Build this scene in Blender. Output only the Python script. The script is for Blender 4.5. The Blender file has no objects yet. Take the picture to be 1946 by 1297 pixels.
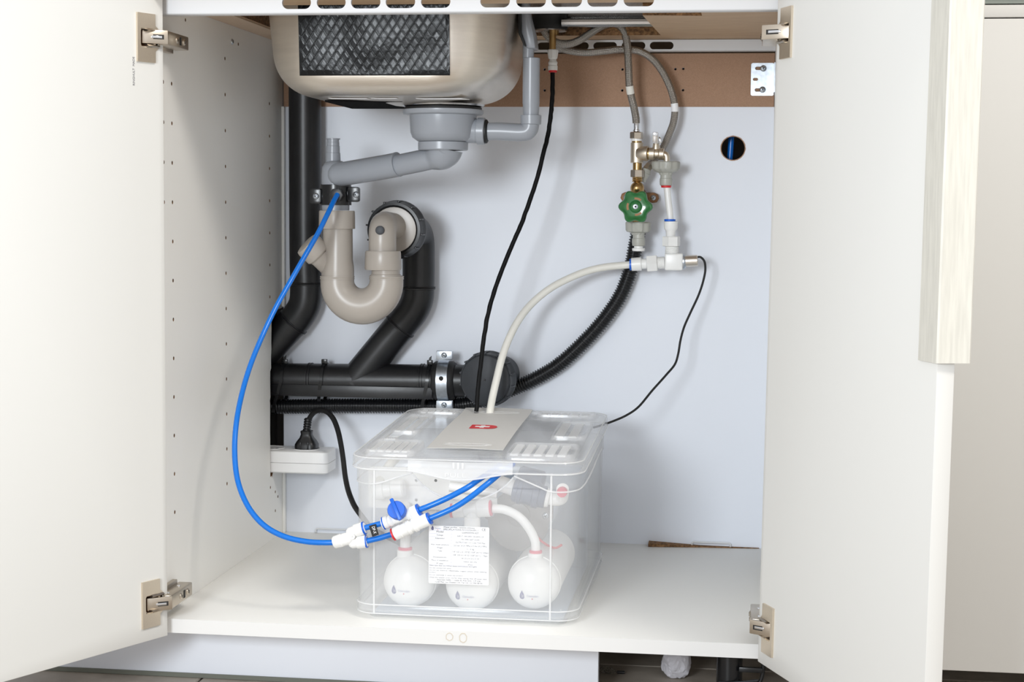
import bpy, bmesh, math, random
from mathutils import Vector, Matrix, noise

# ---------------------------------------------------------------- camera
SC = bpy.context.scene
COL = SC.collection
cam_data = bpy.data.cameras.new('camera')
cam = bpy.data.objects.new('camera', cam_data)
COL.objects.link(cam)
cam_data.sensor_width = 36.0
cam_data.lens = 36.0 * 3195.0 / 1946.0
cam_data.clip_start = 0.05
YAW, PIT, ROL = 0.1371, 0.0796, 0.0086
fwd = Vector((-math.sin(YAW) * math.cos(PIT), math.cos(YAW) * math.cos(PIT), -math.sin(PIT)))
rgt = Vector((math.cos(YAW), math.sin(YAW), 0))
upv = rgt.cross(fwd)
r2 = rgt * math.cos(ROL) + upv * math.sin(ROL)
u2 = upv * math.cos(ROL) - rgt * math.sin(ROL)
M = Matrix((r2, u2, -fwd)).transposed().to_4x4()
M.translation = Vector((0.7245, -2.0118, 0.5227))
cam.matrix_world = M
SC.camera = cam

# ---------------------------------------------------------------- light and exposure
SC.view_settings.view_transform = 'Standard'
SC.view_settings.look = 'None'
SC.view_settings.gamma = 1.0
SC.view_settings.exposure = 0.0
SC.view_settings.use_curve_mapping = False
SC.cycles.transparent_max_bounces = 32
world = bpy.data.worlds.new('room_light')
SC.world = world
world.use_nodes = True
world.node_tree.nodes['Background'].inputs['Color'].default_value = (0.985, 0.985, 1.0, 1)
world.node_tree.nodes['Background'].inputs['Strength'].default_value = 0.88


def area_light(name, loc, target, size, power, color):
    d = bpy.data.lights.new(name, 'AREA')
    d.shape = 'RECTANGLE'
    d.size, d.size_y = size
    d.energy = power
    d.color = color
    o = bpy.data.objects.new(name, d)
    COL.objects.link(o)
    o.location = loc
    o.rotation_euler = (Vector(target) - Vector(loc)).to_track_quat('-Z', 'Y').to_euler()
    return o


area_light('studio_softbox', (-0.05, -2.35, 0.76), (0.40, 0.4, 0.40), (0.5, 0.5), 36, (0.89, 0.95, 1.0))
area_light('ceiling_lamp', (1.75, -1.40, 2.25), (0.25, 0.2, 0.2), (0.45, 0.45), 30, (1.0, 0.95, 0.87))

# ---------------------------------------------------------------- helpers
WC = {}


def srgb(r, g, b):
    f = lambda c: c / 12.92 if c <= 0.04045 else ((c + 0.055) / 1.055) ** 2.4
    return (f(r / 255), f(g / 255), f(b / 255), 1)


def mat(name, col, rough=0.5, metal=0.0, spec=0.5, coat=0.0, noise_amt=0.0, noise_scale=60, bump=0.0, bump_scale=200,
        stretch=(1, 1, 1), col2=None, trans=0.0, alpha=1.0, sheen=0.0, sub=0.0):
    m = bpy.data.materials.new(name)
    m.use_nodes = True
    nt = m.node_tree
    b = nt.nodes['Principled BSDF']
    b.inputs['Base Color'].default_value = col
    b.inputs['Roughness'].default_value = rough
    b.inputs['Metallic'].default_value = metal
    b.inputs['Specular IOR Level'].default_value = spec
    b.inputs['Coat Weight'].default_value = coat
    b.inputs['Transmission Weight'].default_value = trans
    b.inputs['Alpha'].default_value = alpha
    if sub:
        b.inputs['Subsurface Weight'].default_value = sub
        b.inputs['Subsurface Radius'].default_value = (0.004, 0.004, 0.004)
    if noise_amt or bump:
        tc = nt.nodes.new('ShaderNodeTexCoord')
        mp = nt.nodes.new('ShaderNodeMapping')
        mp.inputs['Scale'].default_value = stretch
        nt.links.new(tc.outputs['Object'], mp.inputs['Vector'])
    if noise_amt:
        n = nt.nodes.new('ShaderNodeTexNoise')
        n.inputs['Scale'].default_value = noise_scale
        n.inputs['Detail'].default_value = 6
        nt.links.new(mp.outputs['Vector'], n.inputs['Vector'])
        r = nt.nodes.new('ShaderNodeValToRGB')
        c2 = col2 or tuple(c * (1 - noise_amt) for c in col[:3]) + (1,)
        r.color_ramp.elements[0].color = c2
        r.color_ramp.elements[0].position = 0.35
        r.color_ramp.elements[1].color = col
        r.color_ramp.elements[1].position = 0.65
        nt.links.new(n.outputs['Fac'], r.inputs['Fac'])
        nt.links.new(r.outputs['Color'], b.inputs['Base Color'])
    if bump:
        n2 = nt.nodes.new('ShaderNodeTexNoise')
        n2.inputs['Scale'].default_value = bump_scale
        n2.inputs['Detail'].default_value = 4
        nt.links.new(mp.outputs['Vector'], n2.inputs['Vector'])
        bp = nt.nodes.new('ShaderNodeBump')
        bp.inputs['Strength'].default_value = bump
        bp.inputs['Distance'].default_value = 0.001
        nt.links.new(n2.outputs['Fac'], bp.inputs['Height'])
        nt.links.new(bp.outputs['Normal'], b.inputs['Normal'])
    return m


def clear_plastic(name, haze, tint=(0.975, 0.98, 0.985), gloss=0.06, rough=0.12):
    """milky see-through polypropylene: straight transmission + diffuse haze + a little gloss"""
    m = bpy.data.materials.new(name)
    m.use_nodes = True
    nt = m.node_tree
    for n in list(nt.nodes):
        nt.nodes.remove(n)
    out = nt.nodes.new('ShaderNodeOutputMaterial')
    tr = nt.nodes.new('ShaderNodeBsdfTransparent')
    df = nt.nodes.new('ShaderNodeBsdfDiffuse')
    df.inputs['Color'].default_value = tint + (1,)
    tl = nt.nodes.new('ShaderNodeBsdfTranslucent')
    tl.inputs['Color'].default_value = tint + (1,)
    md = nt.nodes.new('ShaderNodeMixShader')
    md.inputs[0].default_value = 0.35
    nt.links.new(df.outputs[0], md.inputs[1])
    nt.links.new(tl.outputs[0], md.inputs[2])
    mh = nt.nodes.new('ShaderNodeMixShader')
    mh.inputs[0].default_value = haze
    nt.links.new(tr.outputs[0], mh.inputs[1])
    nt.links.new(md.outputs[0], mh.inputs[2])
    gl = nt.nodes.new('ShaderNodeBsdfGlossy')
    gl.inputs['Roughness'].default_value = rough
    lw = nt.nodes.new('ShaderNodeLayerWeight')
    lw.inputs['Blend'].default_value = 0.5
    pw = nt.nodes.new('ShaderNodeMath'); pw.operation = 'POWER'; pw.inputs[1].default_value = 5.0
    nt.links.new(lw.outputs['Facing'], pw.inputs[0])
    fr = nt.nodes.new('ShaderNodeMath'); fr.operation = 'MULTIPLY_ADD'; fr.inputs[1].default_value = 0.35; fr.inputs[2].default_value = 0.025
    nt.links.new(pw.outputs[0], fr.inputs[0])
    mg = nt.nodes.new('ShaderNodeMixShader')
    nt.links.new(fr.outputs[0], mg.inputs[0])
    nt.links.new(mh.outputs[0], mg.inputs[1])
    nt.links.new(gl.outputs[0], mg.inputs[2])
    nt.links.new(mg.outputs[0], out.inputs['Surface'])
    return m


def frame(axis):
    a = Vector(axis).normalized()
    h = Vector((0, 0, 1)) if abs(a.z) < 0.9 else Vector((0, -1, 0))
    x = h.cross(a).normalized()
    y = a.cross(x).normalized()
    return x, y, a


def spline(pts, n=10, closed=False):
    pts = [Vector(p) for p in pts]
    out = []
    m = len(pts)
    for i in range(m - 1):
        p0 = pts[max(i - 1, 0)]; p1 = pts[i]; p2 = pts[i + 1]; p3 = pts[min(i + 2, m - 1)]
        if i == 0: p0 = p1 * 2 - p2
        if i == m - 2: p3 = p2 * 2 - p1
        t0 = 0.0
        t1 = t0 + max((p1 - p0).length ** 0.5, 1e-5)
        t2 = t1 + max((p2 - p1).length ** 0.5, 1e-5)
        t3 = t2 + max((p3 - p2).length ** 0.5, 1e-5)
        for k in range(n):
            t = t1 + (t2 - t1) * k / n
            A1 = p0 * ((t1 - t) / (t1 - t0)) + p1 * ((t - t0) / (t1 - t0))
            A2 = p1 * ((t2 - t) / (t2 - t1)) + p2 * ((t - t1) / (t2 - t1))
            A3 = p2 * ((t3 - t) / (t3 - t2)) + p3 * ((t - t2) / (t3 - t2))
            B1 = A1 * ((t2 - t) / (t2 - t0)) + A2 * ((t - t0) / (t2 - t0))
            B2 = A2 * ((t3 - t) / (t3 - t1)) + A3 * ((t - t1) / (t3 - t1))
            out.append(B1 * ((t2 - t) / (t2 - t1)) + B2 * ((t - t1) / (t2 - t1)))
    out.append(pts[-1])
    return out


def resample(path, step):
    d = [0.0]
    for a, b in zip(path, path[1:]): d.append(d[-1] + (b - a).length)
    n = max(2, int(d[-1] / step))
    out = []; j = 0
    for k in range(n + 1):
        s = d[-1] * k / n
        while j < len(d) - 2 and d[j + 1] < s: j += 1
        t = (s - d[j]) / max(d[j + 1] - d[j], 1e-9)
        out.append(path[j].lerp(path[j + 1], min(max(t, 0), 1)))
    return out


def rrect(x0, x1, y0, y1, r, seg=6):
    """rounded rectangle, counter-clockwise list of (u, v)"""
    r = max(min(r, (x1 - x0) / 2 - 1e-5, (y1 - y0) / 2 - 1e-5), 1e-5)
    out = []
    for cx, cy, a0 in ((x1 - r, y1 - r, 0), (x0 + r, y1 - r, 90), (x0 + r, y0 + r, 180), (x1 - r, y0 + r, 270)):
        for k in range(seg + 1):
            a = math.radians(a0 + 90 * k / seg)
            out.append((cx + r * math.cos(a), cy + r * math.sin(a)))
    return out


def circ(cx, cy, r, n=24):
    return [(cx + r * math.cos(2 * math.pi * k / n), cy + r * math.sin(2 * math.pi * k / n)) for k in range(n)]


class MB:
    def __init__(s):
        s.v = []; s.f = []; s.uv = {}; s.mi = []; s.cur = 0

    def face(s, idx, uv=None):
        if uv: s.uv[len(s.f)] = uv
        s.f.append(tuple(idx)); s.mi.append(s.cur)

    def box(s, a, b, mtx=None):
        x0, y0, z0 = a; x1, y1, z1 = b
        n = len(s.v)
        vs = [Vector(p) for p in ((x0, y0, z0), (x1, y0, z0), (x1, y1, z0), (x0, y1, z0), (x0, y0, z1), (x1, y0, z1), (x1, y1, z1), (x0, y1, z1))]
        if mtx: vs = [mtx @ v for v in vs]
        s.v += vs
        for q in ((0, 3, 2, 1), (4, 5, 6, 7), (0, 1, 5, 4), (1, 2, 6, 5), (2, 3, 7, 6), (3, 0, 4, 7)):
            s.face([n + i for i in q])
        return s

    def loops(s, rings, cap0=True, cap1=True, closed=True):
        n = len(s.v); m = len(rings[0])
        for r in rings: s.v += [Vector(p) for p in r]
        for i in range(len(rings) - 1):
            for k in range(m if closed else m - 1):
                a = n + i * m + k; b = n + i * m + (k + 1) % m
                s.face((a, b, b + m, a + m))
        if cap0: s.face([n + k for k in range(m)][::-1])
        if cap1: s.face([n + (len(rings) - 1) * m + k for k in range(m)])
        return s

    def lathe(s, o, axis, prof, seg=24, lobes=None, rot=0.0, cap=True):
        x, y, a = frame(axis); o = Vector(o); rings = []
        for h, r in prof:
            ring = []
            for k in range(seg):
                t = 2 * math.pi * k / seg + rot
                rr = r * (1 + (lobes[1] * lobes[2](math.cos(lobes[0] * t)) if lobes else 0))
                ring.append(o + a * h + x * (rr * math.cos(t)) + y * (rr * math.sin(t)))
            rings.append(ring)
        return s.loops(rings, cap, cap)

    def tube(s, path, r, seg=14, caps=True, uv=False):
        path = [Vector(p) for p in path]
        n = len(s.v); m = len(path)
        rad = r if callable(r) else (lambda i, L, _r=r: _r)
        T = [(path[min(i + 1, m - 1)] - path[max(i - 1, 0)]).normalized() for i in range(m)]
        x, y, _ = frame(T[0]); L = 0.0; Ls = []
        for i in range(m):
            if i:
                L += (path[i] - path[i - 1]).length
                q = T[i - 1].rotation_difference(T[i])
                x = q @ x; y = q @ y
            Ls.append(L)
            rr = rad(i, L)
            for k in range(seg):
                t = 2 * math.pi * k / seg
                s.v.append(path[i] + x * (rr * math.cos(t)) + y * (rr * math.sin(t)))
        for i in range(m - 1):
            for k in range(seg):
                a = n + i * seg + k; b = n + i * seg + (k + 1) % seg
                u = ((k / seg, Ls[i]), ((k + 1) / seg, Ls[i]), ((k + 1) / seg, Ls[i + 1]), (k / seg, Ls[i + 1])) if uv else None
                s.face((a, b, b + seg, a + seg), u)
        if caps:
            s.face([n + k for k in range(seg)][::-1]); s.face([n + (m - 1) * seg + k for k in range(seg)])
        return s

    def prism(s, poly, o, ux, uy, h):
        """polygon in the plane (ux, uy) at o, extruded by h along ux x uy"""
        o = Vector(o); ux = Vector(ux); uy = Vector(uy); nn = ux.cross(uy).normalized()
        return s.loops([[o + ux * a + uy * b for a, b in poly], [o + ux * a + uy * b + nn * h for a, b in poly]])

    def sphere(s, c, r, seg=20, rings=12, axis=(0, 0, 1), lo=-90, hi=90, sq=(1, 1)):
        prof = []
        for k in range(rings + 1):
            t = math.radians(lo + (hi - lo) * k / rings)
            prof.append((r * math.sin(t) * sq[1], max(r * math.cos(t) * sq[0], 1e-5)))
        return s.lathe(c, axis, prof, seg)

    def merge(s, me, mtx=None):
        n = len(s.v)
        for v in me.vertices: s.v.append((mtx @ v.co) if mtx else v.co.copy())
        for p in me.polygons: s.face([n + i for i in p.vertices])
        return s

    def build(s, name, mats, parent=None, angle=35, bevel=0.0, bseg=2, recalc=True):
        if not isinstance(mats, (list, tuple)): mats = [mats]
        lo = Vector((min(v[i] for v in s.v) for i in range(3))); hi = Vector((max(v[i] for v in s.v) for i in range(3)))
        c = (lo + hi) / 2
        me = bpy.data.meshes.new(name)
        me.from_pydata([tuple(v - c) for v in s.v], [], s.f)
        if s.uv:
            ul = me.uv_layers.new(name='UVMap')
            for p in me.polygons:
                u = s.uv.get(p.index)
                if u:
                    for j, li in enumerate(p.loop_indices): ul.data[li].uv = u[j]
        for m in mats: me.materials.append(m)
        if any(s.mi): me.polygons.foreach_set('material_index', s.mi)
        if recalc and not s.uv or bevel:
            bm = bmesh.new(); bm.from_mesh(me)
            bmesh.ops.remove_doubles(bm, verts=bm.verts, dist=1e-6)
            if recalc: bmesh.ops.recalc_face_normals(bm, faces=bm.faces)
            if bevel:
                ed = [e for e in bm.edges if len(e.link_faces) == 2 and e.calc_face_angle(0) > math.radians(40)]
                bmesh.ops.bevel(bm, geom=ed, offset=bevel, segments=bseg, profile=0.5, affect='EDGES', clamp_overlap=True)
            bm.to_mesh(me); bm.free()
        me.polygons.foreach_set('use_smooth', [True] * len(me.polygons))
        me.set_sharp_from_angle(angle=math.radians(angle))
        o = bpy.data.objects.new(name, me)
        COL.objects.link(o)
        place(o, c, parent)
        return o


def place(o, c, parent=None):
    c = Vector(c); WC[o] = c
    if parent is not None:
        o.parent = parent; o.location = c - WC[parent]
    else:
        o.location = c


def thing(name, label, cat, loc=(0, 0, 0), group=None):
    o = bpy.data.objects.new(name, None)
    o.empty_display_size = 0.03
    COL.objects.link(o)
    place(o, loc)
    o['label'] = label; o['category'] = cat
    if group: o['group'] = group
    return o


def tag(o, label, cat=None, group=None, kind=None):
    if label: o['label'] = label
    if cat: o['category'] = cat
    if group: o['group'] = group
    if kind: o['kind'] = kind
    return o


def curve_mesh(outlines, h, res=4):
    """filled 2D outlines (holes by nesting), extruded to thickness h: temporary mesh in the XY plane, z 0..h"""
    cu = bpy.data.curves.new('tmp', 'CURVE')
    cu.dimensions = '2D'; cu.fill_mode = 'BOTH'; cu.extrude = h / 2
    for ol in outlines:
        sp = cu.splines.new('POLY'); sp.points.add(len(ol) - 1)
        for i, (a, b) in enumerate(ol): sp.points[i].co = (a, b, 0, 1)
        sp.use_cyclic_u = True
    ob = bpy.data.objects.new('tmp', cu)
    me = bpy.data.meshes.new_from_object(ob)
    bpy.data.objects.remove(ob); bpy.data.curves.remove(cu)
    for v in me.vertices: v.co.z += h / 2
    return me


def plane_mtx(o, ux, uy):
    ux = Vector(ux).normalized(); uy = Vector(uy).normalized(); uz = ux.cross(uy)
    m = Matrix((ux, uy, uz)).transposed().to_4x4(); m.translation = Vector(o)
    return m


def plate(mb, outlines, h, o, ux, uy):
    me = curve_mesh(outlines, h)
    mb.merge(me, plane_mtx(o, ux, uy))
    bpy.data.meshes.remove(me)
    return mb


def text(mb, body, size, o, ux, uy, h=0.0002, align='LEFT', width=None):
    cu = bpy.data.curves.new('tmp', 'FONT')
    cu.body = body; cu.size = size; cu.extrude = h / 2; cu.align_x = align; cu.resolution_u = 2
    ob = bpy.data.objects.new('tmp', cu)
    me = bpy.data.meshes.new_from_object(ob)
    bpy.data.objects.remove(ob); bpy.data.curves.remove(cu)
    if len(me.vertices):
        if width:
            xs = [v.co.x for v in me.vertices]; w = max(xs) - min(xs); mid = (max(xs) + min(xs)) / 2 if align == 'CENTER' else 0
            for v in me.vertices: v.co.x = mid + (v.co.x - mid) * width / w
        mb.merge(me, plane_mtx(o, ux, uy))
    bpy.data.meshes.remove(me)
    return mb


def boolean(o, cutters, slot_mat=None):
    """subtract closed MB shapes from a built mesh object, cut faces take slot_mat"""
    c = WC[o]
    cm = bpy.data.meshes.new('tmp'); cm.from_pydata([tuple(v - c) for v in cutters.v], [], cutters.f)
    if slot_mat:
        cm.materials.append(slot_mat)
    bm = bmesh.new(); bm.from_mesh(cm); bmesh.ops.recalc_face_normals(bm, faces=bm.faces); bm.to_mesh(cm); bm.free()
    co = bpy.data.objects.new('tmp', cm); COL.objects.link(co)
    tmp = bpy.data.objects.new('tmp', o.data); COL.objects.link(tmp)
    md = tmp.modifiers.new('b', 'BOOLEAN'); md.object = co; md.operation = 'DIFFERENCE'; md.solver = 'EXACT'
    if slot_mat: md.material_mode = 'TRANSFER'
    dg = bpy.context.evaluated_depsgraph_get(); dg.update()
    me = bpy.data.meshes.new_from_object(tmp.evaluated_get(dg))
    old = o.data; name = old.name
    bpy.data.objects.remove(tmp); bpy.data.objects.remove(co)
    o.data = me; bpy.data.meshes.remove(old); bpy.data.meshes.remove(cm); me.name = name
    me.polygons.foreach_set('use_smooth', [True] * len(me.polygons))
    me.set_sharp_from_angle(angle=math.radians(35))
    return o


def copy_tree(o, parent=None, off=(0, 0, 0)):
    c = o.copy(); COL.objects.link(c); c.parent = parent
    if parent is None: c.location = o.location + Vector(off)
    WC[c] = WC[o] + Vector(off)
    for ch in [q for q in o.children]: copy_tree(ch, c, off)
    return c


# ---------------------------------------------------------------- materials
WHITE = mat('white_melamine', srgb(241, 240, 236), 0.42, spec=0.35, bump=0.05, bump_scale=900)
DOORW = mat('white_lacquer_door', srgb(219, 218, 214), 0.5, spec=0.2)
BACKW = mat('white_back_board', srgb(231, 235, 243), 0.45, spec=0.3)
PLINTHW = mat('white_plinth_foil', srgb(229, 232, 239), 0.4)
RAILW = mat('white_powder_coat', srgb(217, 218, 220), 0.45)
EDGEW = mat('white_edge_band', srgb(222, 221, 219), 0.5, spec=0.3)
CHIP = mat('raw_chipboard', srgb(150, 112, 74), 0.9, noise_amt=0.6, noise_scale=260, bump=0.8, bump_scale=300, col2=srgb(88, 62, 38))
MDF = mat('brown_fibreboard', srgb(172, 138, 114), 0.85, noise_amt=0.1, noise_scale=700, bump=0.15, bump_scale=700, col2=srgb(161, 128, 104))
TAN = mat('beige_underside_foil', srgb(206, 178, 146), 0.6, noise_amt=0.12, noise_scale=25, stretch=(1, 12, 1), col2=srgb(190, 160, 128))
TANEDGE = mat('pale_wood_strip', srgb(214, 190, 166), 0.6, noise_amt=0.1, noise_scale=20, stretch=(1, 10, 1))
WORKTOP = mat('worktop_laminate', srgb(120, 116, 110), 0.4, noise_amt=0.3, noise_scale=90)
STEEL = mat('satin_stainless_steel', srgb(226, 218, 207), 0.34, 1.0, noise_amt=0.06, noise_scale=12, bump=0.12, bump_scale=90, stretch=(1, 1, 14))
STEELD = mat('stainless_sheet', srgb(190, 188, 186), 0.22, 1.0)
NICKEL = mat('nickel_plated_metal', srgb(198, 187, 172), 0.34, 1.0)
SATIN = mat('satin_nickel_steel', srgb(226, 214, 196), 0.42, 1.0, noise_amt=0.04, noise_scale=700)
CHROME = mat('bright_chrome', srgb(225, 226, 228), 0.12, 1.0)
ZINC = mat('zinc_plated_steel', srgb(205, 212, 220), 0.36, 1.0, noise_amt=0.18, noise_scale=160)
BRASS = mat('yellow_brass', srgb(190, 156, 104), 0.3, 1.0, noise_amt=0.15, noise_scale=120)
BRONZE = mat('brown_bronze', srgb(132, 98, 70), 0.5, 0.7)
DARKIN = mat('copper_brown_cup', srgb(120, 84, 56), 0.4, 0.8)
BLACKP = mat('black_polyethylene', srgb(30, 30, 32), 0.36, spec=0.5, noise_amt=0.35, noise_scale=30, bump=0.1, bump_scale=120, col2=srgb(22, 22, 24))
BLACKG = mat('black_gloss_plastic', srgb(24, 25, 27), 0.25)
BLACKR = mat('black_rubber', srgb(22, 22, 23), 0.55)
ROUGHB = mat('rough_black_felt', srgb(24, 24, 25), 0.95, spec=0.05, bump=0.6, bump_scale=300)
BLACKT = mat('jet_black_tube', srgb(9, 9, 10), 0.6, spec=0.2)
CAPB = mat('charcoal_cap_plastic', srgb(50, 53, 58), 0.5, noise_amt=0.15, noise_scale=60)
BITUMEN = mat('black_bitumen_pad', srgb(11, 12, 14), 0.22, spec=0.22, bump=0.12, bump_scale=250)
GREYP = mat('grey_pvc', srgb(150, 154, 161), 0.3, spec=0.5)
BEIGEP = mat('beige_grey_pvc', srgb(170, 162, 153), 0.32, spec=0.5)
GREYF = mat('warm_grey_acetal', srgb(176, 176, 168), 0.38)
WHITEP = mat('white_acetal', srgb(242, 242, 240), 0.32, sub=0.15)
CREAMT = mat('cream_tube', srgb(232, 230, 222), 0.35, sub=0.1)
BLUET = mat('blue_tube', srgb(6, 110, 206), 0.25)
BLUEP = mat('blue_clip', srgb(14, 96, 206), 0.35)
REDP = mat('red_clip', srgb(214, 44, 48), 0.35)
PINKP = mat('red_collet_ring', srgb(222, 84, 108), 0.4)
GREEN = mat('green_enamel', srgb(48, 116, 62), 0.2, coat=0.4)
SOCKW = mat('socket_white', srgb(240, 240, 240), 0.35)
LABELW = mat('label_paper', srgb(246, 246, 248), 0.5)
INK = mat('grey_ink', srgb(100, 100, 106), 0.7)
INKB = mat('black_ink', srgb(40, 38, 44), 0.7)
INKV = mat('violet_logo_ink', srgb(92, 92, 142), 0.6)
INKG = mat('pale_logo_ink', srgb(160, 160, 190), 0.6)
INKR = mat('red_ink', srgb(214, 50, 56), 0.6)
PAPERG = mat('grey_paper_sheet', srgb(214, 213, 210), 0.6)
PAPERW = mat('crumpled_white_paper', srgb(222, 220, 226), 0.75)
TILE = mat('taupe_floor_tile', srgb(178, 169, 158), 0.5, noise_amt=0.22, noise_scale=14, bump=0.1, bump_scale=150, col2=srgb(150, 141, 131))
GROUT = mat('dark_grout', srgb(112, 104, 96), 0.9)
GREYM = mat('grey_metal_motor', srgb(150, 148, 146), 0.45, 0.3)
PALEB = mat('pale_blue_grey_plastic', srgb(196, 206, 220), 0.4)
NAVY = mat('dark_blue_grey_plastic', srgb(70, 84, 110), 0.4)
STAIN = mat('brown_water_stain', srgb(206, 196, 180), 0.5)
SLOTK = mat('painted_gap_shade', srgb(40, 38, 36), 0.8)  # near-black colour painted in for the shade inside slots, holes and recesses
WALLP = mat('plaster_wall', srgb(120, 116, 112), 0.8)
BRUSH = mat('brushed_pale_aluminium', srgb(212, 209, 199), 0.5, 0.0, noise_amt=0.12, noise_scale=34, stretch=(9, 9, 0.6), bump=0.15, bump_scale=80)
DUST = mat('grey_dust', srgb(128, 122, 112), 1.0)
BOXP = clear_plastic('milky_clear_polypropylene', 0.23)
LIDP = clear_plastic('clear_lid_polypropylene', 0.19)
FLAPP = clear_plastic('milky_flap_polypropylene', 0.42)
RIBP = clear_plastic('milky_rib_polypropylene', 0.55)


def braid_mat():
    m = mat('braided_steel_sleeve', srgb(176, 170, 162), 0.32, 1.0)
    nt = m.node_tree; b = nt.nodes['Principled BSDF']
    uv = nt.nodes.new('ShaderNodeUVMap')
    sp = nt.nodes.new('ShaderNodeSeparateXYZ')
    nt.links.new(uv.outputs['UV'], sp.inputs[0])

    def mth(op, a, b2=None):
        n = nt.nodes.new('ShaderNodeMath'); n.operation = op
        for i, q in enumerate((a, b2)):
            if q is None: continue
            if isinstance(q, (int, float)): n.inputs[i].default_value = q
            else: nt.links.new(q, n.inputs[i])
        return n.outputs[0]
    a = mth('MULTIPLY', sp.outputs['X'], math.pi * 2 * 11)
    c = mth('MULTIPLY', sp.outputs['Y'], math.pi * 2 / 0.0034)
    h = mth('MULTIPLY', mth('SINE', mth('ADD', a, c)), mth('SINE', mth('SUBTRACT', a, c)))
    h2 = mth('ADD', mth('MULTIPLY', h, 0.5), 0.5)
    bp = nt.nodes.new('ShaderNodeBump'); bp.inputs['Strength'].default_value = 0.88; bp.inputs['Distance'].default_value = 0.0006
    nt.links.new(h2, bp.inputs['Height']); nt.links.new(bp.outputs['Normal'], b.inputs['Normal'])
    r = nt.nodes.new('ShaderNodeValToRGB')
    r.color_ramp.elements[0].color = srgb(104, 98, 91); r.color_ramp.elements[0].position = 0.25
    r.color_ramp.elements[1].color = srgb(192, 186, 178); r.color_ramp.elements[1].position = 0.62
    nt.links.new(h2, r.inputs['Fac']); nt.links.new(r.outputs['Color'], b.inputs['Base Color'])
    return m


BRAID = braid_mat()

# ---------------------------------------------------------------- the room
FZ = -0.098
mb = MB().box((-1.6, -2.8, FZ - 0.03), (2.4, 0.84, FZ - 0.003))
floor = tag(mb.build('floor', GROUT), 'taupe tiled kitchen floor under the cabinets', kind='structure')
tile_me = None
for i in range(-3, 5):
    for j in range(-6, 2):
        x0, y0 = 0.03 + i * 0.45, 0.236 + j * 0.45
        y1 = min(y0 + 0.447, 0.799)
        t = MB().box((x0, y0, FZ - 0.004), (x0 + 0.447, y1, FZ)).build('tile', TILE, floor, bevel=0.0012, bseg=1)
mb = MB().box((-1.6, 0.80, FZ), (2.4, 0.84, 2.3))
tag(mb.build('wall_back', WALLP), 'plaster wall behind the kitchen cabinets', kind='structure')

# ---------------------------------------------------------------- sink cabinet
W, D, ZT = 0.764, 0.58, 0.777
cab = thing('sink_cabinet', 'white under-sink cabinet with both doors standing open', 'cabinet', (0.382, 0.3, FZ))

# left side with its rows of shelf-pin holes and the rough cut-out at the back
sp = MB().box((-0.018, 0, -0.018), (0, 0.60, ZT)).build('side_panel', WHITE, cab)
cut = MB()
for yy, zs in ((0.060, [0.675 - 0.05 * k for k in range(12)]), (0.029, [0.675 - 0.05 * k for k in range(4)]),
               (0.282, [0.726 - 0.05 * k for k in range(13)]), (0.503, [0.677 - 0.0493 * k for k in range(7)])):
    for zz in zs: cut.lathe((0.0005, yy, zz), (-1, 0, 0), [(0, 0.0026), (0.010, 0.0026)], 10)
for yy, zz in ((0.503, 0.084), (0.530, 0.0725), (0.545, 0.0625), (0.530, 0.0425), (0.115, 0.761), (0.345, 0.752)):
    cut.lathe((0.0005, yy, zz), (-1, 0, 0), [(0, 0.0024), (0.010, 0.0024)], 10)
random.seed(4)
edge = [(0.575, 0.361), (0.548, 0.359), (0.530, 0.357), (0.512, 0.352), (0.5115, 0.335), (0.510, 0.31), (0.5105, 0.30), (0.508, 0.288), (0.5085, 0.27),
        (0.5035, 0.2655), (0.503, 0.255), (0.504, 0.225), (0.5012, 0.22), (0.5025, 0.215), (0.5015, 0.17), (0.5025, 0.16), (0.5018, 0.135), (0.503, 0.108), (0.5022, 0.100),
        (0.508, 0.1015), (0.511, 0.098), (0.516, 0.1045), (0.53, 0.106), (0.545, 0.107), (0.61, 0.107), (0.61, 0.362)]
cut.prism(edge, (0.002, 0, 0), (0, 1, 0), (0, 0, 1), -0.03)
boolean(sp, cut, CHIP)
spR = MB().box((W, 0, -0.018), (W + 0.018, 0.60, ZT)).build('side_panel', WHITE, cab)
bpn = MB().box((0, 0.0008, -0.018), (W, 0.60, 0)).build('bottom_panel', WHITE, cab, bevel=0.0006)
MB().box((0, 0, -0.018), (W, 0.0008, -0.0002)).build('edge_band', EDGEW, bpn)
bp = MB().box((0.0, D, 0.0), (W, D + 0.004, 0.677)).build('back_panel', BACKW, cab)
boolean(bp, MB().lathe((0.7034, D - 0.01, 0.6146), (0, 1, 0), [(0, 0.0178), (0.02, 0.0178)], 32), MDF)
# ragged paper-thin rim of the hole
rim = MB(); random.seed(2)
inner = [(0.7034 + 0.0176 * math.cos(t), 0.6146 + 0.0176 * math.sin(t)) for t in [2 * math.pi * k / 48 for k in range(48)]]
outer = [(0.7034 + (0.0187 + 0.0006 * random.random()) * math.cos(t), 0.6146 + (0.0187 + 0.0006 * random.random()) * math.sin(t)) for t in [2 * math.pi * k / 48 for k in range(48)]]
plate(rim, [outer, inner], 0.0006, (0, D - 0.0001, 0), (1, 0, 0), (0, 0, 1)).build('chipped_rim', MDF, bp)
for z0_, z1_ in ((0.362, 0.677), (0, 0.106)): MB().box((0, D - 0.010, z0_), (0.0045, D - 0.0002, z1_)).build('corner_bead', WHITE, cab, bevel=0.0008)
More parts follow.
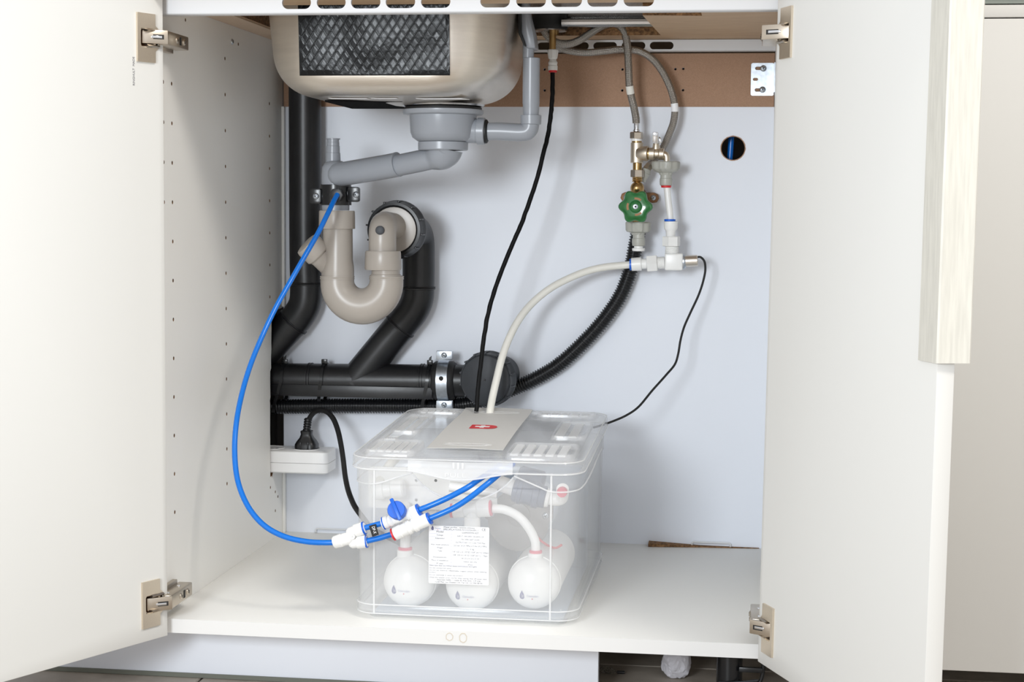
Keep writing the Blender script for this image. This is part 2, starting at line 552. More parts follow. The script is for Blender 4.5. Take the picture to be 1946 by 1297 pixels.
# fibreboard strip across the top of the back
ms = MB().box((0.002, D - 0.0035, 0.677), (W - 0.0005, D + 0.004, 0.7575)).build('fibreboard_strip', MDF, cab, bevel=0.0006)
cut = MB()
for px_ in ((0.4143,0.5765,0.7338), (0.534,0.5765,0.7335), (0.6144,0.5765,0.7337), (0.6263,0.5765,0.7341), (0.4147,0.5765,0.7018), (0.534,0.5765,0.7017), (0.6264,0.5765,0.702)):
    cut.lathe((px_[0], D - 0.006, px_[2]), (0, 1, 0), [(0, 0.0019), (0.02, 0.0019)], 12)
boolean(ms, cut, BACKW)

# slotted mounting rails, front and rear
def rail(name, y, z0, z1, slots, zs0, zs1, face):
    mb = MB()
    pl = [[(0.0, z0 + 0.002), (W, z0 + 0.002), (W, z1), (0.0, z1)]]
    for a, b in slots: pl.append(rrect(a, b, zs0, zs1, 0.0085, 6))
    plate(mb, pl, 0.0012, (0, y, 0), (1, 0, 0), (0, 0, 1))
    for a, b in slots:      # rolled rims of the slots
        o = rrect(a - 0.0012, b + 0.0012, zs0 - 0.0012, zs1 + 0.0012, 0.0095, 6); i = rrect(a, b, zs0, zs1, 0.0085, 6)
        plate(mb, [o, i], 0.004, (0, y + 0.0035, 0), (1, 0, 0), (0, 0, 1))
    # folded lower and upper lips
    s = 1 if face < 0 else -1
    for zz, sg in ((z0, 1), (z1, -1)):
        prof = [(0, 0.003), (0.0006, 0.0012), (0.002, 0.0002), (0.004, 0), (0.016, 0), (0.016, 0.0012), (0.004, 0.0012), (0.0026, 0.0018), (0.0016, 0.003)]
        mb.loops([[(x, y - 0.0012 + a, zz + sg * b) for a, b in prof] for x in (0.0, W)])
    return mb.build(name, RAILW, cab)

fs = []
for a, b in ((535.8, 591), (601.7, 657), (667, 723), (733, 789), (800, 856), (912.6, 969), (981, 1037.5), (1047.6, 1106), (1116, 1174), (1185, 1243)):
    fs.append((0.1465 + (a - 535.8) * 0.0006795, 0.1465 + (b - 535.8) * 0.0006795))
fs = [((0.1612,0,0.765)[0], (0.1973,0,0.7647)[0]), ((0.2045,0,0.7649)[0], (0.2404,0,0.7647)[0]), ((0.2469,0,0.7649)[0], (0.2833,0,0.7646)[0]), ((0.2897,0,0.7652)[0], (0.3259,0,0.7649)[0]), ((0.333,0,0.7649)[0], (0.3689,0,0.7646)[0]),
      ((0.4051,0,0.7649)[0], (0.4409,0,0.7646)[0]), ((0.4485,0,0.7646)[0], (0.4842,0,0.7643)[0]), ((0.4906,0,0.7649)[0], (0.5273,0,0.7646)[0]), ((0.5335,0,0.7645)[0], (0.5697,0,0.7649)[0]), ((0.5766,0,0.7648)[0], (0.6126,0,0.7651)[0])]
fr = rail('front_rail', 0.001, 0.7545, 0.7765, fs, 0.7603, 0.7755, -1)
rs = [((0.3683,0.565,0.7713)[0], (0.3951,0.565,0.7712)[0]), ((0.404,0.565,0.7711)[0], (0.438,0.565,0.771)[0]), ((0.4484,0.565,0.7709)[0], (0.483,0.565,0.7708)[0]), ((0.4899,0.565,0.7707)[0], (0.5259,0.565,0.7706)[0]), ((0.5331,0.565,0.7705)[0], (0.569,0.565,0.7704)[0]), ((0.5758,0.565,0.7703)[0], (0.6115,0.565,0.7702)[0])]
rail('rear_rail', 0.565, 0.7595, 0.7768, rs, 0.7622, 0.7738, -1)

# shadow-dark lining behind the rear rail slots is the real gap to the wall

# zinc corner bracket on the fibreboard strip
br = MB()
x0, x1, z0, z1 = 0.7283, 0.7630, 0.6935, 0.7425
ol = [rrect(x0, x1, z0, z1, 0.003)]
slots = [(0.7315, 0.7515, 0.7292, 0.7395), (0.7315, 0.7515, 0.6968, 0.7071)]
for a, b, c, d in slots: ol.append(rrect(a + 0.0028, b - 0.0028, c + 0.0026, d - 0.0026, 0.003))
ol.append(rrect(0.7313, 0.7390, 0.7158, 0.7202, 0.0022))
plate(br, ol, 0.0016, (0, D - 0.0036, 0), (1, 0, 0), (0, 0, 1))
for a, b, c, d in slots:
    plate(br, [rrect(a, b, c, d, 0.0052), rrect(a + 0.0028, b - 0.0028, c + 0.0026, d - 0.0026, 0.003)], 0.0012, (0, D - 0.0052, 0), (1, 0, 0), (0, 0, 1))
br.box((0.7622, D - 0.045, 0.696), (0.7638, D - 0.0036, 0.740))
brk = tag(br.build('corner_bracket', ZINC, cab), 'zinc corner bracket with two slotted holes')


def cross_screw(p, axis, r, parent, m=ZINC, name='screw'):
    x, y, a = frame(axis)
    mb = MB().sphere(p, r, 16, 5, axis, 0, 80, (1, 0.55))
    o = mb.build(name, m, parent)
    q = Vector(p) + a * r * 0.5
    c = MB()
    for ang in (0.5, 0.5 + math.pi / 2):
        u = x * math.cos(ang) + y * math.sin(ang); v = a.cross(u)
        mt = Matrix((u, v, a)).transposed().to_4x4(); mt.translation = q
        c.box((-r * 0.5, -r * 0.11, -r * 0.3), (r * 0.5, r * 0.11, r * 0.045), mt)
    c.build('cross_slot', SLOTK, o if parent is None or parent.parent is None else parent)
    return o


cross_screw((0.7464,0.5735,0.7343), (0, -1, 0), 0.0048, brk)
cross_screw((0.7459,0.5735,0.7025), (0, -1, 0), 0.0048, brk)
cross_screw((0.0, 0.315, 0.7525), (1, 0, 0), 0.0042, cab)

# white plastic clips of the back panel, a sliver of chipboard
for a, b in (((0.0531,0.577,0.0046), (0.1047,0.577,0.0038)), ((0.6519,0.577,0.0017), (0.711,0.577,0.0013))):
    m_ = MB()
    m_.tube([(a[0], 0.5775, 0.001), (a[0], 0.5775, 0.0052), (a[0] + 0.002, 0.5775, 0.0068), (b[0] - 0.002, 0.5775, 0.0068), (b[0], 0.5775, 0.0052), (b[0], 0.5775, 0.001)], 0.0016, 8)
    m_.build('back_clip', RAILW, cab)
MB().loops([[(0.585, 0.560, 0.0002), (0.585, 0.5795, 0.0002), (0.585, 0.5795, 0.0062), (0.585, 0.560, 0.0056)], [(0.665, 0.570, 0.0002), (0.665, 0.5795, 0.0002), (0.665, 0.5795, 0.0020), (0.665, 0.570, 0.0016)], [(0.755, 0.577, 0.0002), (0.755, 0.5795, 0.0002), (0.755, 0.5795, 0.0010), (0.755, 0.577, 0.0008)]]).build('chipboard_sliver', CHIP, cab)
# water stains on the front edge of the bottom panel
for c_, rx, rz in (((0.3721,-0.0002,-0.0075), 0.0045, 0.0048), ((0.3892,-0.0002,-0.0081), 0.0047, 0.006)):
    random.seed(int(rx * 1e6)); m_ = MB()
    o_ = []; i_ = []
    for k in range(28):
        t = 2 * math.pi * k / 28; w = 1 + 0.12 * random.random()
        o_.append((c_[0] + rx * w * math.cos(t), c_[2] + rz * w * math.sin(t))); i_.append((c_[0] + rx * (w - 0.2) * math.cos(t), c_[2] + rz * (w - 0.2) * math.sin(t)))
    plate(m_, [o_, i_], 0.0003, (0, -0.00005, 0), (1, 0, 0), (0, 0, 1)).build('stain', STAIN, cab)

# ---- doors with their hinges
def make_door(H, ang, sgn, lean, label, hz, length=0.397):
    a = math.radians(ang - 90)
    d = Vector((-sgn * math.sin(a), -math.cos(a), 0)); n = Vector((sgn * math.cos(a), -math.sin(a), 0)); up = Vector((lean, 0, 1))
    mt = Matrix((d, n, up)).transposed().to_4x4(); mt.translation = Vector((H[0], H[1], 0))
    dr = MB().box((0, -0.019, -0.018), (length, 0, 0.785), mt).build('door', DOORW, cab, bevel=0.0012)
    tag(dr, label)
    pock = MB()
    for hzz in hz:
        pock.lathe(mt @ Vector((0.0235, 0.001, hzz)), -n, [(0, 0.0158), (0.0115, 0.0158)], 28)
    boolean(dr, pock, DARKIN)
    for hzz in hz:
        m_ = MB()
        plate(m_, [[(0.0152, hzz - 0.0292), (0.0445, hzz - 0.0292), (0.0445, hzz + 0.0292), (0.0152, hzz + 0.0292)],
                   rrect(0.0185, 0.0395, hzz - 0.0115, hzz + 0.0115, 0.003)], 0.0028, (0, 0, 0), (1, 0, 0), (0, 1, 0))
        plate(m_, [circ(0.0228, hzz, 0.0176, 36), rrect(0.0075, 0.0385, hzz - 0.0105, hzz + 0.0105, 0.003)], 0.0016, (0, 0, 0), (1, 0, 0), (0, 1, 0))
        sw = Matrix(((1, 0, 0, 0), (0, 0, 1, 0), (0, 1, 0, 0), (0, 0, 0, 1)))
        for i in range(len(m_.v)): m_.v[i] = mt @ (sw @ m_.v[i])
        tag(m_.build('hinge_plate', SATIN, dr), 'satin nickel hinge plate')
        # curved cheeks of the cup
        for s in (-1, 1):
            c = MB()
            c.loops([[mt @ Vector((u, nn, hzz + s * zz)) for nn, zz in ((-0.008, 0.0118), (0.0035, 0.0112), (0.0055, 0.0094), (0.0035, 0.0078), (-0.008, 0.0085))] for u in (0.010, 0.020, 0.030)])
            c.build('hinge_cheek', NICKEL, dr)
    return dr, mt, d, n


def oriented(p, q, w, t, side):
    """box from p to q, width w along z, thickness t along side"""
    p = Vector(p); q = Vector(q); a = (q - p); L = a.length; a.normalize()
    s = Vector(side); s = (s - a * s.dot(a)).normalized(); u = a.cross(s)
    m = Matrix((a, s, u)).transposed().to_4x4(); m.translation = p
    return m, L


def make_arm(parent, mt, hzz, wx, sgn):
    p = mt @ Vector((0.0300, -0.0045, hzz)); e = Vector((wx + sgn * 0.0238, -0.0235, hzz))
    mm, L = oriented(p, e, 0, 0, (0, -1, 0))
    m_ = MB().box((-0.001, -0.0022, -0.0085), (L + 0.001, 0.0022, 0.0085), mm)
    arm = tag(m_.build('hinge_arm', NICKEL, parent, bevel=0.001), 'bright nickel hinge arm')
    k = MB().box((L * 0.42, 0.0018, -0.0028), (L * 0.86, 0.00245, 0.0028), mm)
    k.build('hinge_window', SLOTK, parent)
    k = MB().box((L * 0.34, 0.0022, -0.0013), (L * 0.78, 0.0032, 0.0017), mm)
    k.build('hinge_pin', CHROME, parent, bevel=0.0004)
    # the mounting arm on the cabinet side
    x0_, x1_ = sorted((wx + sgn * 0.0060, wx + sgn * 0.0242))
    m_ = MB().box((x0_, -0.0215, hzz - 0.0085), (x1_, 0.056, hzz + 0.0085))
    tag(m_.build('hinge_mount', NICKEL, parent, bevel=0.0012), 'box-shaped hinge mount on the cabinet side')
    a_, b_ = sorted((wx, wx + sgn * 0.0064))
    MB().box((a_, 0.008, hzz - 0.013), (b_, 0.050, hzz + 0.013)).build('mounting_plate', NICKEL, parent, bevel=0.0008)
    xs = wx + sgn * 0.0242
    m_ = MB().box((xs - 0.0003, 0.0215, hzz - 0.005), (xs + 0.0003, 0.028, hzz + 0.005))
    m_.build('hinge_window', SLOTK, parent)
    for yy, r in ((0.012, 0.0042), (0.038, 0.0046)):
        cross_screw((xs - sgn * 0.0005, yy, hzz), (sgn, 0, 0), r, parent, NICKEL, 'adjusting_screw')
    for yy in (-0.008, 0.032): MB().lathe((wx + sgn * 0.014, yy, hzz + 0.0084), (0, 0, 1), [(0, 0.0025), (0.0008, 0.0022)], 12).build('rivet', CHROME, parent)


dL, mL, ddL, nL = make_door((0.016, -0.015), 116, 1, 0.0, 'left door swung wide open, white inner face', (0.7225, 0.0285))
make_arm(dL, mL, 0.7245, 0.0, 1)
make_arm(dL, mL, 0.0265, 0.0, 1)
dR, mR, ddR, nR = make_door((0.749, -0.012), 113, -1, 0.0097, 'right door swung wide open with a long edge pull', (0.7245, 0.0275))
make_arm(dR, mR, 0.7265, W, -1)
make_arm(dR, mR, 0.0275, W, -1)
# lettering printed on the left door beside the hinge
t = MB()
text(t, 'RINGHULT  MADE', 0.0046, (0, 0, 0), (1, 0, 0), (0, 1, 0), 0.0002, width=0.034)
o_ = mL @ Vector((0.0475, 0.0001, 0.664)); rot = plane_mtx(o_, (0, 0, 1), -ddL)
for i in range(len(t.v)):
    t.v[i] = rot @ Vector((t.v[i].x, -t.v[i].y, t.v[i].z))
t.build('door_print', INK, dL)
# long brushed edge pull on the free edge of the right door
hp = MB()
zc, zd = 0.378, 0.80
prof = [(0.365, 0.0005), (0.365, 0.0028), (0.4005, 0.0034), (0.4020, 0.0018), (0.4030, -0.004), (0.4042, -0.020), (0.4070, -0.0285), (0.4060, -0.0300), (0.4020, -0.0215), (0.4005, -0.019), (0.3985, -0.004), (0.3978, 0.0005)]
hp.loops([[mR @ Vector((s_, n_, z_)) for s_, n_ in prof] for z_ in (zc, zd)])
tag(hp.build('edge_pull', BRUSH, dR, angle=25), 'long brushed pale aluminium edge pull')

# height-adjustable leg
def leg(x, y, det=True):
    m_ = MB().lathe((x, y, FZ), (0, 0, 1), [(0, 0.026), (0.004, 0.027), (0.007, 0.022), (0.010, 0.0165), (0.056, 0.0165), (0.057, 0.0180), (0.064, 0.0180), (0.065, 0.0135), (0.070, 0.0135), (0.0705, 0.0160), (0.0795, 0.0160)], 28)
    lg = m_.build('leg', BLACKG, cab)
    if det:
        m_ = MB().tube(spline([(x + 0.014, y - 0.01, FZ + 0.022), (x + 0.034, y - 0.012, FZ + 0.020), (x + 0.040, y - 0.012, FZ + 0.026), (x + 0.042, y - 0.012, FZ + 0.06), (x + 0.037, y - 0.012, FZ + 0.077), (x + 0.028, y - 0.012, FZ + 0.079)], 6), 0.0026, 8)
        m_.box((x + 0.012, y - 0.016, FZ + 0.036), (x + 0.042, y - 0.010, FZ + 0.042))
        m_.build('plinth_clip', BLACKG, lg, bevel=0.0006)
        MB().tube([(x - 0.013, y - 0.014, FZ + 0.021), (x, y - 0.019, FZ + 0.0225), (x + 0.018, y - 0.017, FZ + 0.024), (x + 0.036, y - 0.014, FZ + 0.026)], 0.0014, 8).build('leg_rib', CAPB, lg)
leg((0.7151,0.11,-0.0643)[0], 0.112)
leg(0.05, 0.14, False); leg(0.05, 0.52, False); leg(0.72, 0.52, False)

# ---------------------------------------------------------------- plinth
px1 = (0.5501,0.08,-0.0535)[0]
m_ = MB().box((-0.62, 0.080, FZ + 0.001), (px1, 0.094, -0.0185))
pl = tag(m_.build('plinth_board', PLINTHW, None, bevel=0.0006), 'white plinth board below the cabinet, ending short of the right leg', 'plinth')
MB().box((-0.62, 0.0775, FZ + 0.0005), (px1, 0.0805, FZ + 0.006)).build('sealing_strip', mat('grey_green_seal', srgb(104, 106, 96), 0.6), pl)

# ---------------------------------------------------------------- neighbouring units, the left one added to block light
nb = thing('base_cabinet', 'closed white base cabinet at the right edge behind the open door', 'cabinet', (1.1, 0.2, FZ))
MB().box((0.784, 0.0, -0.018), (1.384, 0.6, 0.777)).build('carcass', WHITE, nb)
MB().box((0.786, -0.021, -0.016), (1.382, -0.002, 0.741)).build('front_panel', DOORW, nb, bevel=0.001)
MB().box((0.784, -0.021, 0.7425), (1.384, -0.002, 0.7565)).build('top_strip', DOORW, nb, bevel=0.001)
MB().box((0.784, -0.019, 0.758), (1.384, -0.012, 0.776)).build('control_strip', mat('smoked_glass_strip', srgb(150, 158, 150), 0.12), nb)
nb2 = thing('base_cabinet', 'unseen white base cabinet added behind the left open door to block light', 'cabinet', (-0.32, 0.2, FZ))  # out of view, added to keep light out behind the side cut-out
MB().box((-0.62, -0.021, -0.018), (-0.024, -0.002, 0.777)).build('front_panel', DOORW, nb2, bevel=0.001)
MB().box((-0.62, 0.0, -0.018), (-0.602, 0.6, 0.777)).build('side_panel', WHITE, nb2)
MB().box((-0.602, 0.0, -0.018), (-0.019, 0.6, 0)).build('bottom_panel', WHITE, nb2)
MB().box((-0.602, 0.6, -0.018), (-0.019, 0.61, 0.777)).build('back_panel', SLOTK, nb2)  # dark colour stands in for the shade of the void beyond the cut-out

# ---------------------------------------------------------------- worktop with its rough cut-out
hole = [(0.042, 0.105), (0.662, 0.105), (0.662, 0.197), (0.662, 0.255), (0.584, 0.245), (0.595, 0.503), (0.042, 0.503)]
wt = MB()
plate(wt, [[(-0.64, -0.035), (1.40, -0.035), (1.40, 0.799), (-0.64, 0.799)], hole], 0.038, (0, 0, ZT + 0.0005), (1, 0, 0), (0, 1, 0))
wo = wt.build('worktop', [TAN, CHIP, WORKTOP], None, angle=20)
for p in wo.data.polygons:
    c = p.center + WC[wo]
    if p.normal.z > 0.9 or (p.normal.y < -0.9 and c.y < 0): p.material_index = 2
    elif abs(p.normal.z) < 0.5 and 0.0 < c.y < 0.6 and 0 < c.x < 0.75: p.material_index = 1
tag(wo, 'kitchen worktop seen from below with a rough sink cut-out', 'worktop')
MB().box((0.0005, 0.01, ZT - 0.0022), (0.040, 0.575, ZT + 0.0004)).build('pale_strip', TANEDGE, wo)

# ---------------------------------------------------------------- the sink
sink = thing('kitchen_sink', 'stainless steel sink bowl hanging from the worktop', 'sink', (0.265, 0.295, 0.66))
BX0, BX1, BY0, BY1, BZ, BT = 0.084, 0.412, 0.128, 0.470, 0.6665, 0.801
DC = ((0.3064,0.3,0.6575)[0], 0.30)
rings = []
RBX, RB = 0.056, 0.027
def fillet(z, R):
    t = min(max(R - (z - BZ), 0), R)
    return R - math.sqrt(R * R - t * t)
def ring_at(z):
    tp = 0.010 * (BT - z) / (BT - BZ - RB)
    ix, iy = tp + fillet(z, RBX), tp + fillet(z, RB)
    return [(a, b, z) for a, b in rrect(BX0 + ix, BX1 - ix, BY0 + iy, BY1 - iy - fillet(z, RBX) * 0.6, max(0.085 - ix * 0.5, 0.02), 12)]
zl = [BT - (BT - BZ - RBX) * k / 4 for k in range(4)] + [BZ + RBX * (1 - math.sin(math.radians(90 * k / 16))) for k in range(17)]
for z_ in zl: rings.append(ring_at(z_))
last = rings[-1]
for s_, dz in ((0.75, -0.001), (0.5, -0.003), (0.34, -0.0055)):
    rings.append([(DC[0] + (p[0] - DC[0]) * s_, DC[1] + (p[1] - DC[1]) * s_, BZ + dz) for p in last])
bowl = MB().loops(rings, False, True).build('bowl', STEEL, sink, angle=60)
dk = MB()
plate(dk, [[(0.025, 0.085), (0.64, 0.085), (0.64, 0.26), (0.60, 0.26), (0.60, 0.525), (0.025, 0.525)], rrect(BX0 + .0005, BX1 - .0005, BY0 + .0005, BY1 - .0005, 0.085, 12)], 0.001, (0, 0, BT - 0.0005), (1, 0, 0), (0, 1, 0))
dk.build('drainer_deck', STEELD, sink)
# pressed ridges and the turned-down lip of the deck
for yy, zz in ((0.44, 0.790), (0.475, 0.7925)):
    MB().tube([(0.455, yy, zz), (0.60, yy, zz)], 0.006, 10).build('deck_ridge', STEELD, sink)
MB().box((0.43, 0.490, 0.789), (0.598, 0.4915, 0.800)).build('deck_lip', STEELD, sink)

# embossed bitumen pad on the bowl front
PX0, PX1, PZ0, PZ1 = (0.1462,0.128,0.7197)[0], (0.3446,0.128,0.7189)[0], (0.2395,0.128,0.6908)[2], 0.790
nx, nz = 420, 230
cw, ch = 0.0115, 0.0172
pv = []
def bowl_y(z): return BY0 + 0.010 * (BT - z) / (BT - BZ - RB) + fillet(z, RB)
pm = MB()
for j in range(nz + 1):
    for i in range(nx + 1):
        u = i / nx; w = j / nz
        x = PX0 + (PX1 - PX0) * u; z = PZ0 + (PZ1 - PZ0) * w
        a = (x / cw + z / ch); b = (x / cw - z / ch)
        fa = abs((a % 1.0) - 0.5); fb = abs((b % 1.0) - 0.5)
        da = 0.5 - fa; db = 0.5 - fb
        ridge = max(math.exp(-((da - 0.075) / 0.032) ** 2), math.exp(-((db - 0.075) / 0.032) ** 2)) * 0.0005
        ca = math.floor(a); cb = math.floor(b)
        tx = noise.cell(Vector((ca * 1.7, cb * 2.3, 0.5))); tz = noise.cell(Vector((ca * 2.9, cb * 1.1, 4.5)))
        sm = min(1, max(0, min(da, db) - 0.11) / 0.06)
        puff = sm * (0.00035 + 0.00025 * (tx * ((a % 1.0) - 0.5) + tz * ((b % 1.0) - 0.5)))
        edge_ = min(1, min(u, 1 - u) * 40, min(w, 1.0) * 14)
        nn = noise.noise(Vector((x * 22, z * 22, 1.3))) * 0.0012
        h = 0.0016 + (ridge + puff + nn) * edge_
        pm.v.append(Vector((x, bowl_y(z) - h, z)))
for j in range(nz):
    for i in range(nx):
        a = j * (nx + 1) + i
        pm.face((a, a + 1, a + nx + 2, a + nx + 1))
# skirt to the steel
def skirt(idx):
    n = len(pm.v)
    for q in idx: pm.v.append(Vector((pm.v[q].x, bowl_y(pm.v[q].z) + 0.0005, pm.v[q].z)))
    for k in range(len(idx) - 1): pm.face((idx[k + 1], idx[k], n + k, n + k + 1))
skirt([i for i in range(nx + 1)])
skirt([j * (nx + 1) for j in range(nz, -1, -1)]); skirt([j * (nx + 1) + nx for j in range(nz + 1)])
tag(pm.build('sound_pad', BITUMEN, bowl, angle=80, recalc=False), 'black sound-deadening pad embossed with diamonds')
# second pad and stickers on the underside
def under(z_in, poly, h, name, m, lab=None):
    q = MB(); plate(q, [poly], h, (0, 0, BZ - h - 0.001 + z_in), (1, 0, 0), (0, 1, 0))
    o = q.build(name, m, bowl)
    if lab: tag(o, lab)
under(0.0, [(0.155, 0.235), (0.262, 0.235), (0.262, 0.395), (0.155, 0.395)], 0.0025, 'under_pad', ROUGHB, 'rough black pad under the bowl')
under(-0.0004, [(0.172, 0.188), (0.224, 0.188), (0.224, 0.206), (0.172, 0.206)], 0.0004, 'sticker', LABELW)
under(-0.0004, [(0.230, 0.188), (0.264, 0.188), (0.264, 0.202), (0.238, 0.206)], 0.0004, 'sticker', LABELW)
under(-0.0006, [(0.290, 0.188), (0.352, 0.188), (0.358, 0.214), (0.296, 0.214)], 0.0004, 'sticker', LABELW)

# ---------------------------------------------------------------- strainer waste under the sink
ws = thing('strainer_waste', 'grey plastic basket strainer waste screwed under the sink bowl', 'drain', (DC[0], DC[1], 0.56))
y = DC[1]
g = MB().lathe((0.3063,0.3,0.6597),(0,0,1),[(0.0000,0.0525),(-0.0007,0.0539),(-0.0029,0.0539),(-0.0043,0.0532)], 36); g.build('gasket', BLACKR, ws)
MB().lathe((DC[0], y, BZ - 0.0078), (0, 0, 1), [(0, 0.040), (0.002, 0.056), (0.0042, 0.058)], 36).build('steel_seat', STEELD, ws)
g = MB().lathe((0.3064,0.3,0.656),(0,0,1),[(0.0000,0.0437),(0.0000,0.0554),(-0.0007,0.0561),(-0.0043,0.0561),(-0.0065,0.0547),(-0.0072,0.0481),(-0.0080,0.0467),(-0.0311,0.0452),(-0.0384,0.0423),(-0.0435,0.0350),(-0.0446,0.0292)], 40)
g.build('cup', GREYP, ws)
g = MB().lathe((0.3066,0.3,0.6119),(0,0,1),[(0.0000,0.0321),(-0.0004,0.0347),(-0.0102,0.0347),(-0.0116,0.0336),(-0.0116,0.0263)], 40)
tag(g.build('collar_nut', GREYP, ws), 'grey collar nut under the cup')
# side spigot for the overflow
g = MB().lathe((0.3383,0.3,0.6272),(0.9997,0,-0.0241),[(0.0000,0.0168),(0.0150,0.0168),(0.0164,0.0171),(0.0169,0.0186),(0.0262,0.0186),(0.0273,0.0175)], 28); g.build('overflow_spigot', GREYP, ws)
MB().lathe((0.3649,0.3,0.6265),(1,0,0.0024),[(0.0000,0.0164),(0.0031,0.0164),(0.0051,0.0131)], 28).build('seal_ring', BLACKR, ws)

# ---------------------------------------------------------------- overflow pipe
ov = thing('overflow_pipe', 'grey plastic overflow pipe running up the right side of the sink', 'pipe', (0.4302,0.3,0.6159))
path = spline([(0.3671,0.3,0.6265),(0.3862,0.3,0.6265),(0.4118,0.3,0.6252)], 4) + spline([(0.4155,0.3,0.6252),(0.4228,0.3,0.6263),(0.4271,0.3,0.6302),(0.4285,0.3,0.6367),(0.4289,0.3,0.6425)], 6)
MB().tube(path, 0.01233, 22).build('lower_elbow', GREYP, ov)
MB().lathe((0.4293,0.3,0.6353),(0,0,1),[(0.0000,0.0112),(0.0014,0.0141),(0.0115,0.0145),(0.0133,0.0145),(0.0137,0.0130)], 28).build('socket', GREYP, ov)
MB().lathe((0.4292,0.3,0.6468),(0,0,1),[(0.0000,0.0109),(0.0158,0.0114),(0.0187,0.0118),(0.0796,0.0118),(0.0803,0.0101)], 28).build('riser_pipe', GREYP, ov)
MB().lathe((0.4248,0.3,0.7256),(0,0,1),[(0.0000,0.0079),(0.0329,0.0079),(0.0357,0.0079)], 24).build('upper_pipe', GREYP, ov)
pts = [((0.4133,0.3,0.7885)[0], (0.4133,0.3,0.7885)[2])]
b_ = MB()
ol = [(0.4159,0.285,0.8038), (0.4238,0.285,0.8037), (0.4262,0.285,0.7853), (0.4336,0.285,0.7583), (0.4367,0.285,0.7385), (0.4237,0.285,0.7385), (0.4163,0.285,0.7599)]
b_.loops([[Vector(p) for p in ol], [Vector(p) + Vector((0, 0.04, 0)) for p in ol]])
b_.build('overflow_head', GREYP, ov, bevel=0.003)
b_ = MB()
ol = [(0.4132,0.278,0.8029), (0.4168,0.278,0.8029), (0.4172,0.278,0.7591), (0.4239,0.278,0.7407), (0.421,0.278,0.7421), (0.4132,0.278,0.7592)]
b_.loops([[Vector(p) for p in ol], [Vector(p) + Vector((0, 0.052, 0)) for p in ol]])
b_.build('rubber_seal', BLACKR, ov, bevel=0.001)

# ---------------------------------------------------------------- slanting waste arm
wa = thing('slanting_waste_pipe', 'grey plastic waste pipe slanting from the strainer down to the trap', 'pipe', (0.1383,0.37,0.5157))
path = spline([(0.3067,0.3,0.6024),(0.3059,0.3,0.5988),(0.3022,0.3,0.5944),(0.2928,0.303,0.5901),(0.2786,0.307,0.5869),(0.233,0.325,0.5787)], 8)
ra = 0.01523
MB().tube(path, lambda i, L: ra * (1.0 if L > 0.026 else 1.0 + 0.85 * (1 - L / 0.026) ** 1.1), 26).build('strainer_elbow', GREYP, wa)
path = spline([(0.2389,0.322,0.5812),(0.225,0.327,0.5787),(0.1829,0.345,0.5726),(0.1442,0.362,0.5671)], 6)
m_ = MB().tube(path, lambda i, L: ra * 1.13 + (0.0004 if L < 0.004 else 0), 26)
m_.sphere(path[-1], ra * 1.13, 22, 12)
tag(m_.build('sleeve_pipe', GREYP, wa), 'wider sleeve pipe, rounded at its left end')
rv = 0.02019
o_ = (0.1355,0.375,0.587)
MB().lathe((0.1355,0.375,0.5157),(0,0,1),[(0.0000,0.0198),(0.0532,0.0206),(0.0623,0.0198),(0.0683,0.0160),(0.0713,0.0091)], 28).build('down_pipe', GREYP, wa)
MB().lathe((0.1309,0.378,0.5719),(0,0,1),[(0.0000,0.0114),(0.0159,0.0109),(0.0265,0.0104),(0.0269,0.0098),(0.0364,0.0096),(0.0368,0.0091),(0.0417,0.0090),(0.0421,0.0087),(0.0459,0.0087),(0.0462,0.0104),(0.0474,0.0104),(0.0477,0.0084)], 22).build('hose_spigot', GREYP, wa)

# ---------------------------------------------------------------- black saddle clamp on the waste arm
cl = thing('saddle_clamp', 'black plastic drain saddle clamp with two screws around the grey pipe', 'clamp', (0.1355,0.375,0.5385))
MB().lathe((0.1355,0.375,0.5233),(0,0,1),[(0.0000,0.0202),(0.0000,0.0229),(0.0289,0.0225),(0.0296,0.0206)], 32).build('band', BLACKG, cl)
yb = 0.372
for a, b, c_, d_ in ((591, 612, 359, 387), (663, 684, 355.5, 384)):
    lo = (0.1001,0.37,0.5252); q = MB()
    p0 = {591: (0.1001,0.37,0.5252), 663: (0.1562,0.37,0.528)}[a]; p1 = {591: (0.1165,0.37,0.5466), 663: (0.1725,0.37,0.5497)}[a]
    plate(q, [rrect(p0[0], p1[0], p0[2], p1[2], 0.0035)], 0.010, (0, 0.372, 0), (1, 0, 0), (0, 0, 1))
    er = q.build('ear', BLACKG, cl, bevel=0.0008)
    pc = {591: (0.1094,0.361,0.5359), 663: (0.1685,0.361,0.5386)}[a]
    cross_screw((pc[0], 0.3618, pc[2]), (0, -1, 0), 0.0046, er)
q = MB()
for p0, p1 in (((0.1128,0.372,0.5307), (0.1238,0.372,0.5437)), ((0.1488,0.372,0.531), (0.1596,0.372,0.5439))):
    q.box((p0[0], 0.364, p0[2]), (p1[0], 0.372, p1[2]))
q.build('bridge', BLACKG, cl, bevel=0.0006)
hx = (0.1453,0.345,0.5375)
MB().lathe((hx[0], 0.356, hx[2]), (0, -1, 0), [(0, 0.0085), (0.012, 0.0085), (0.0125, 0.0105), (0.020, 0.0100), (0.021, 0.006)], 6).build('hex_nut', BLACKP, cl)

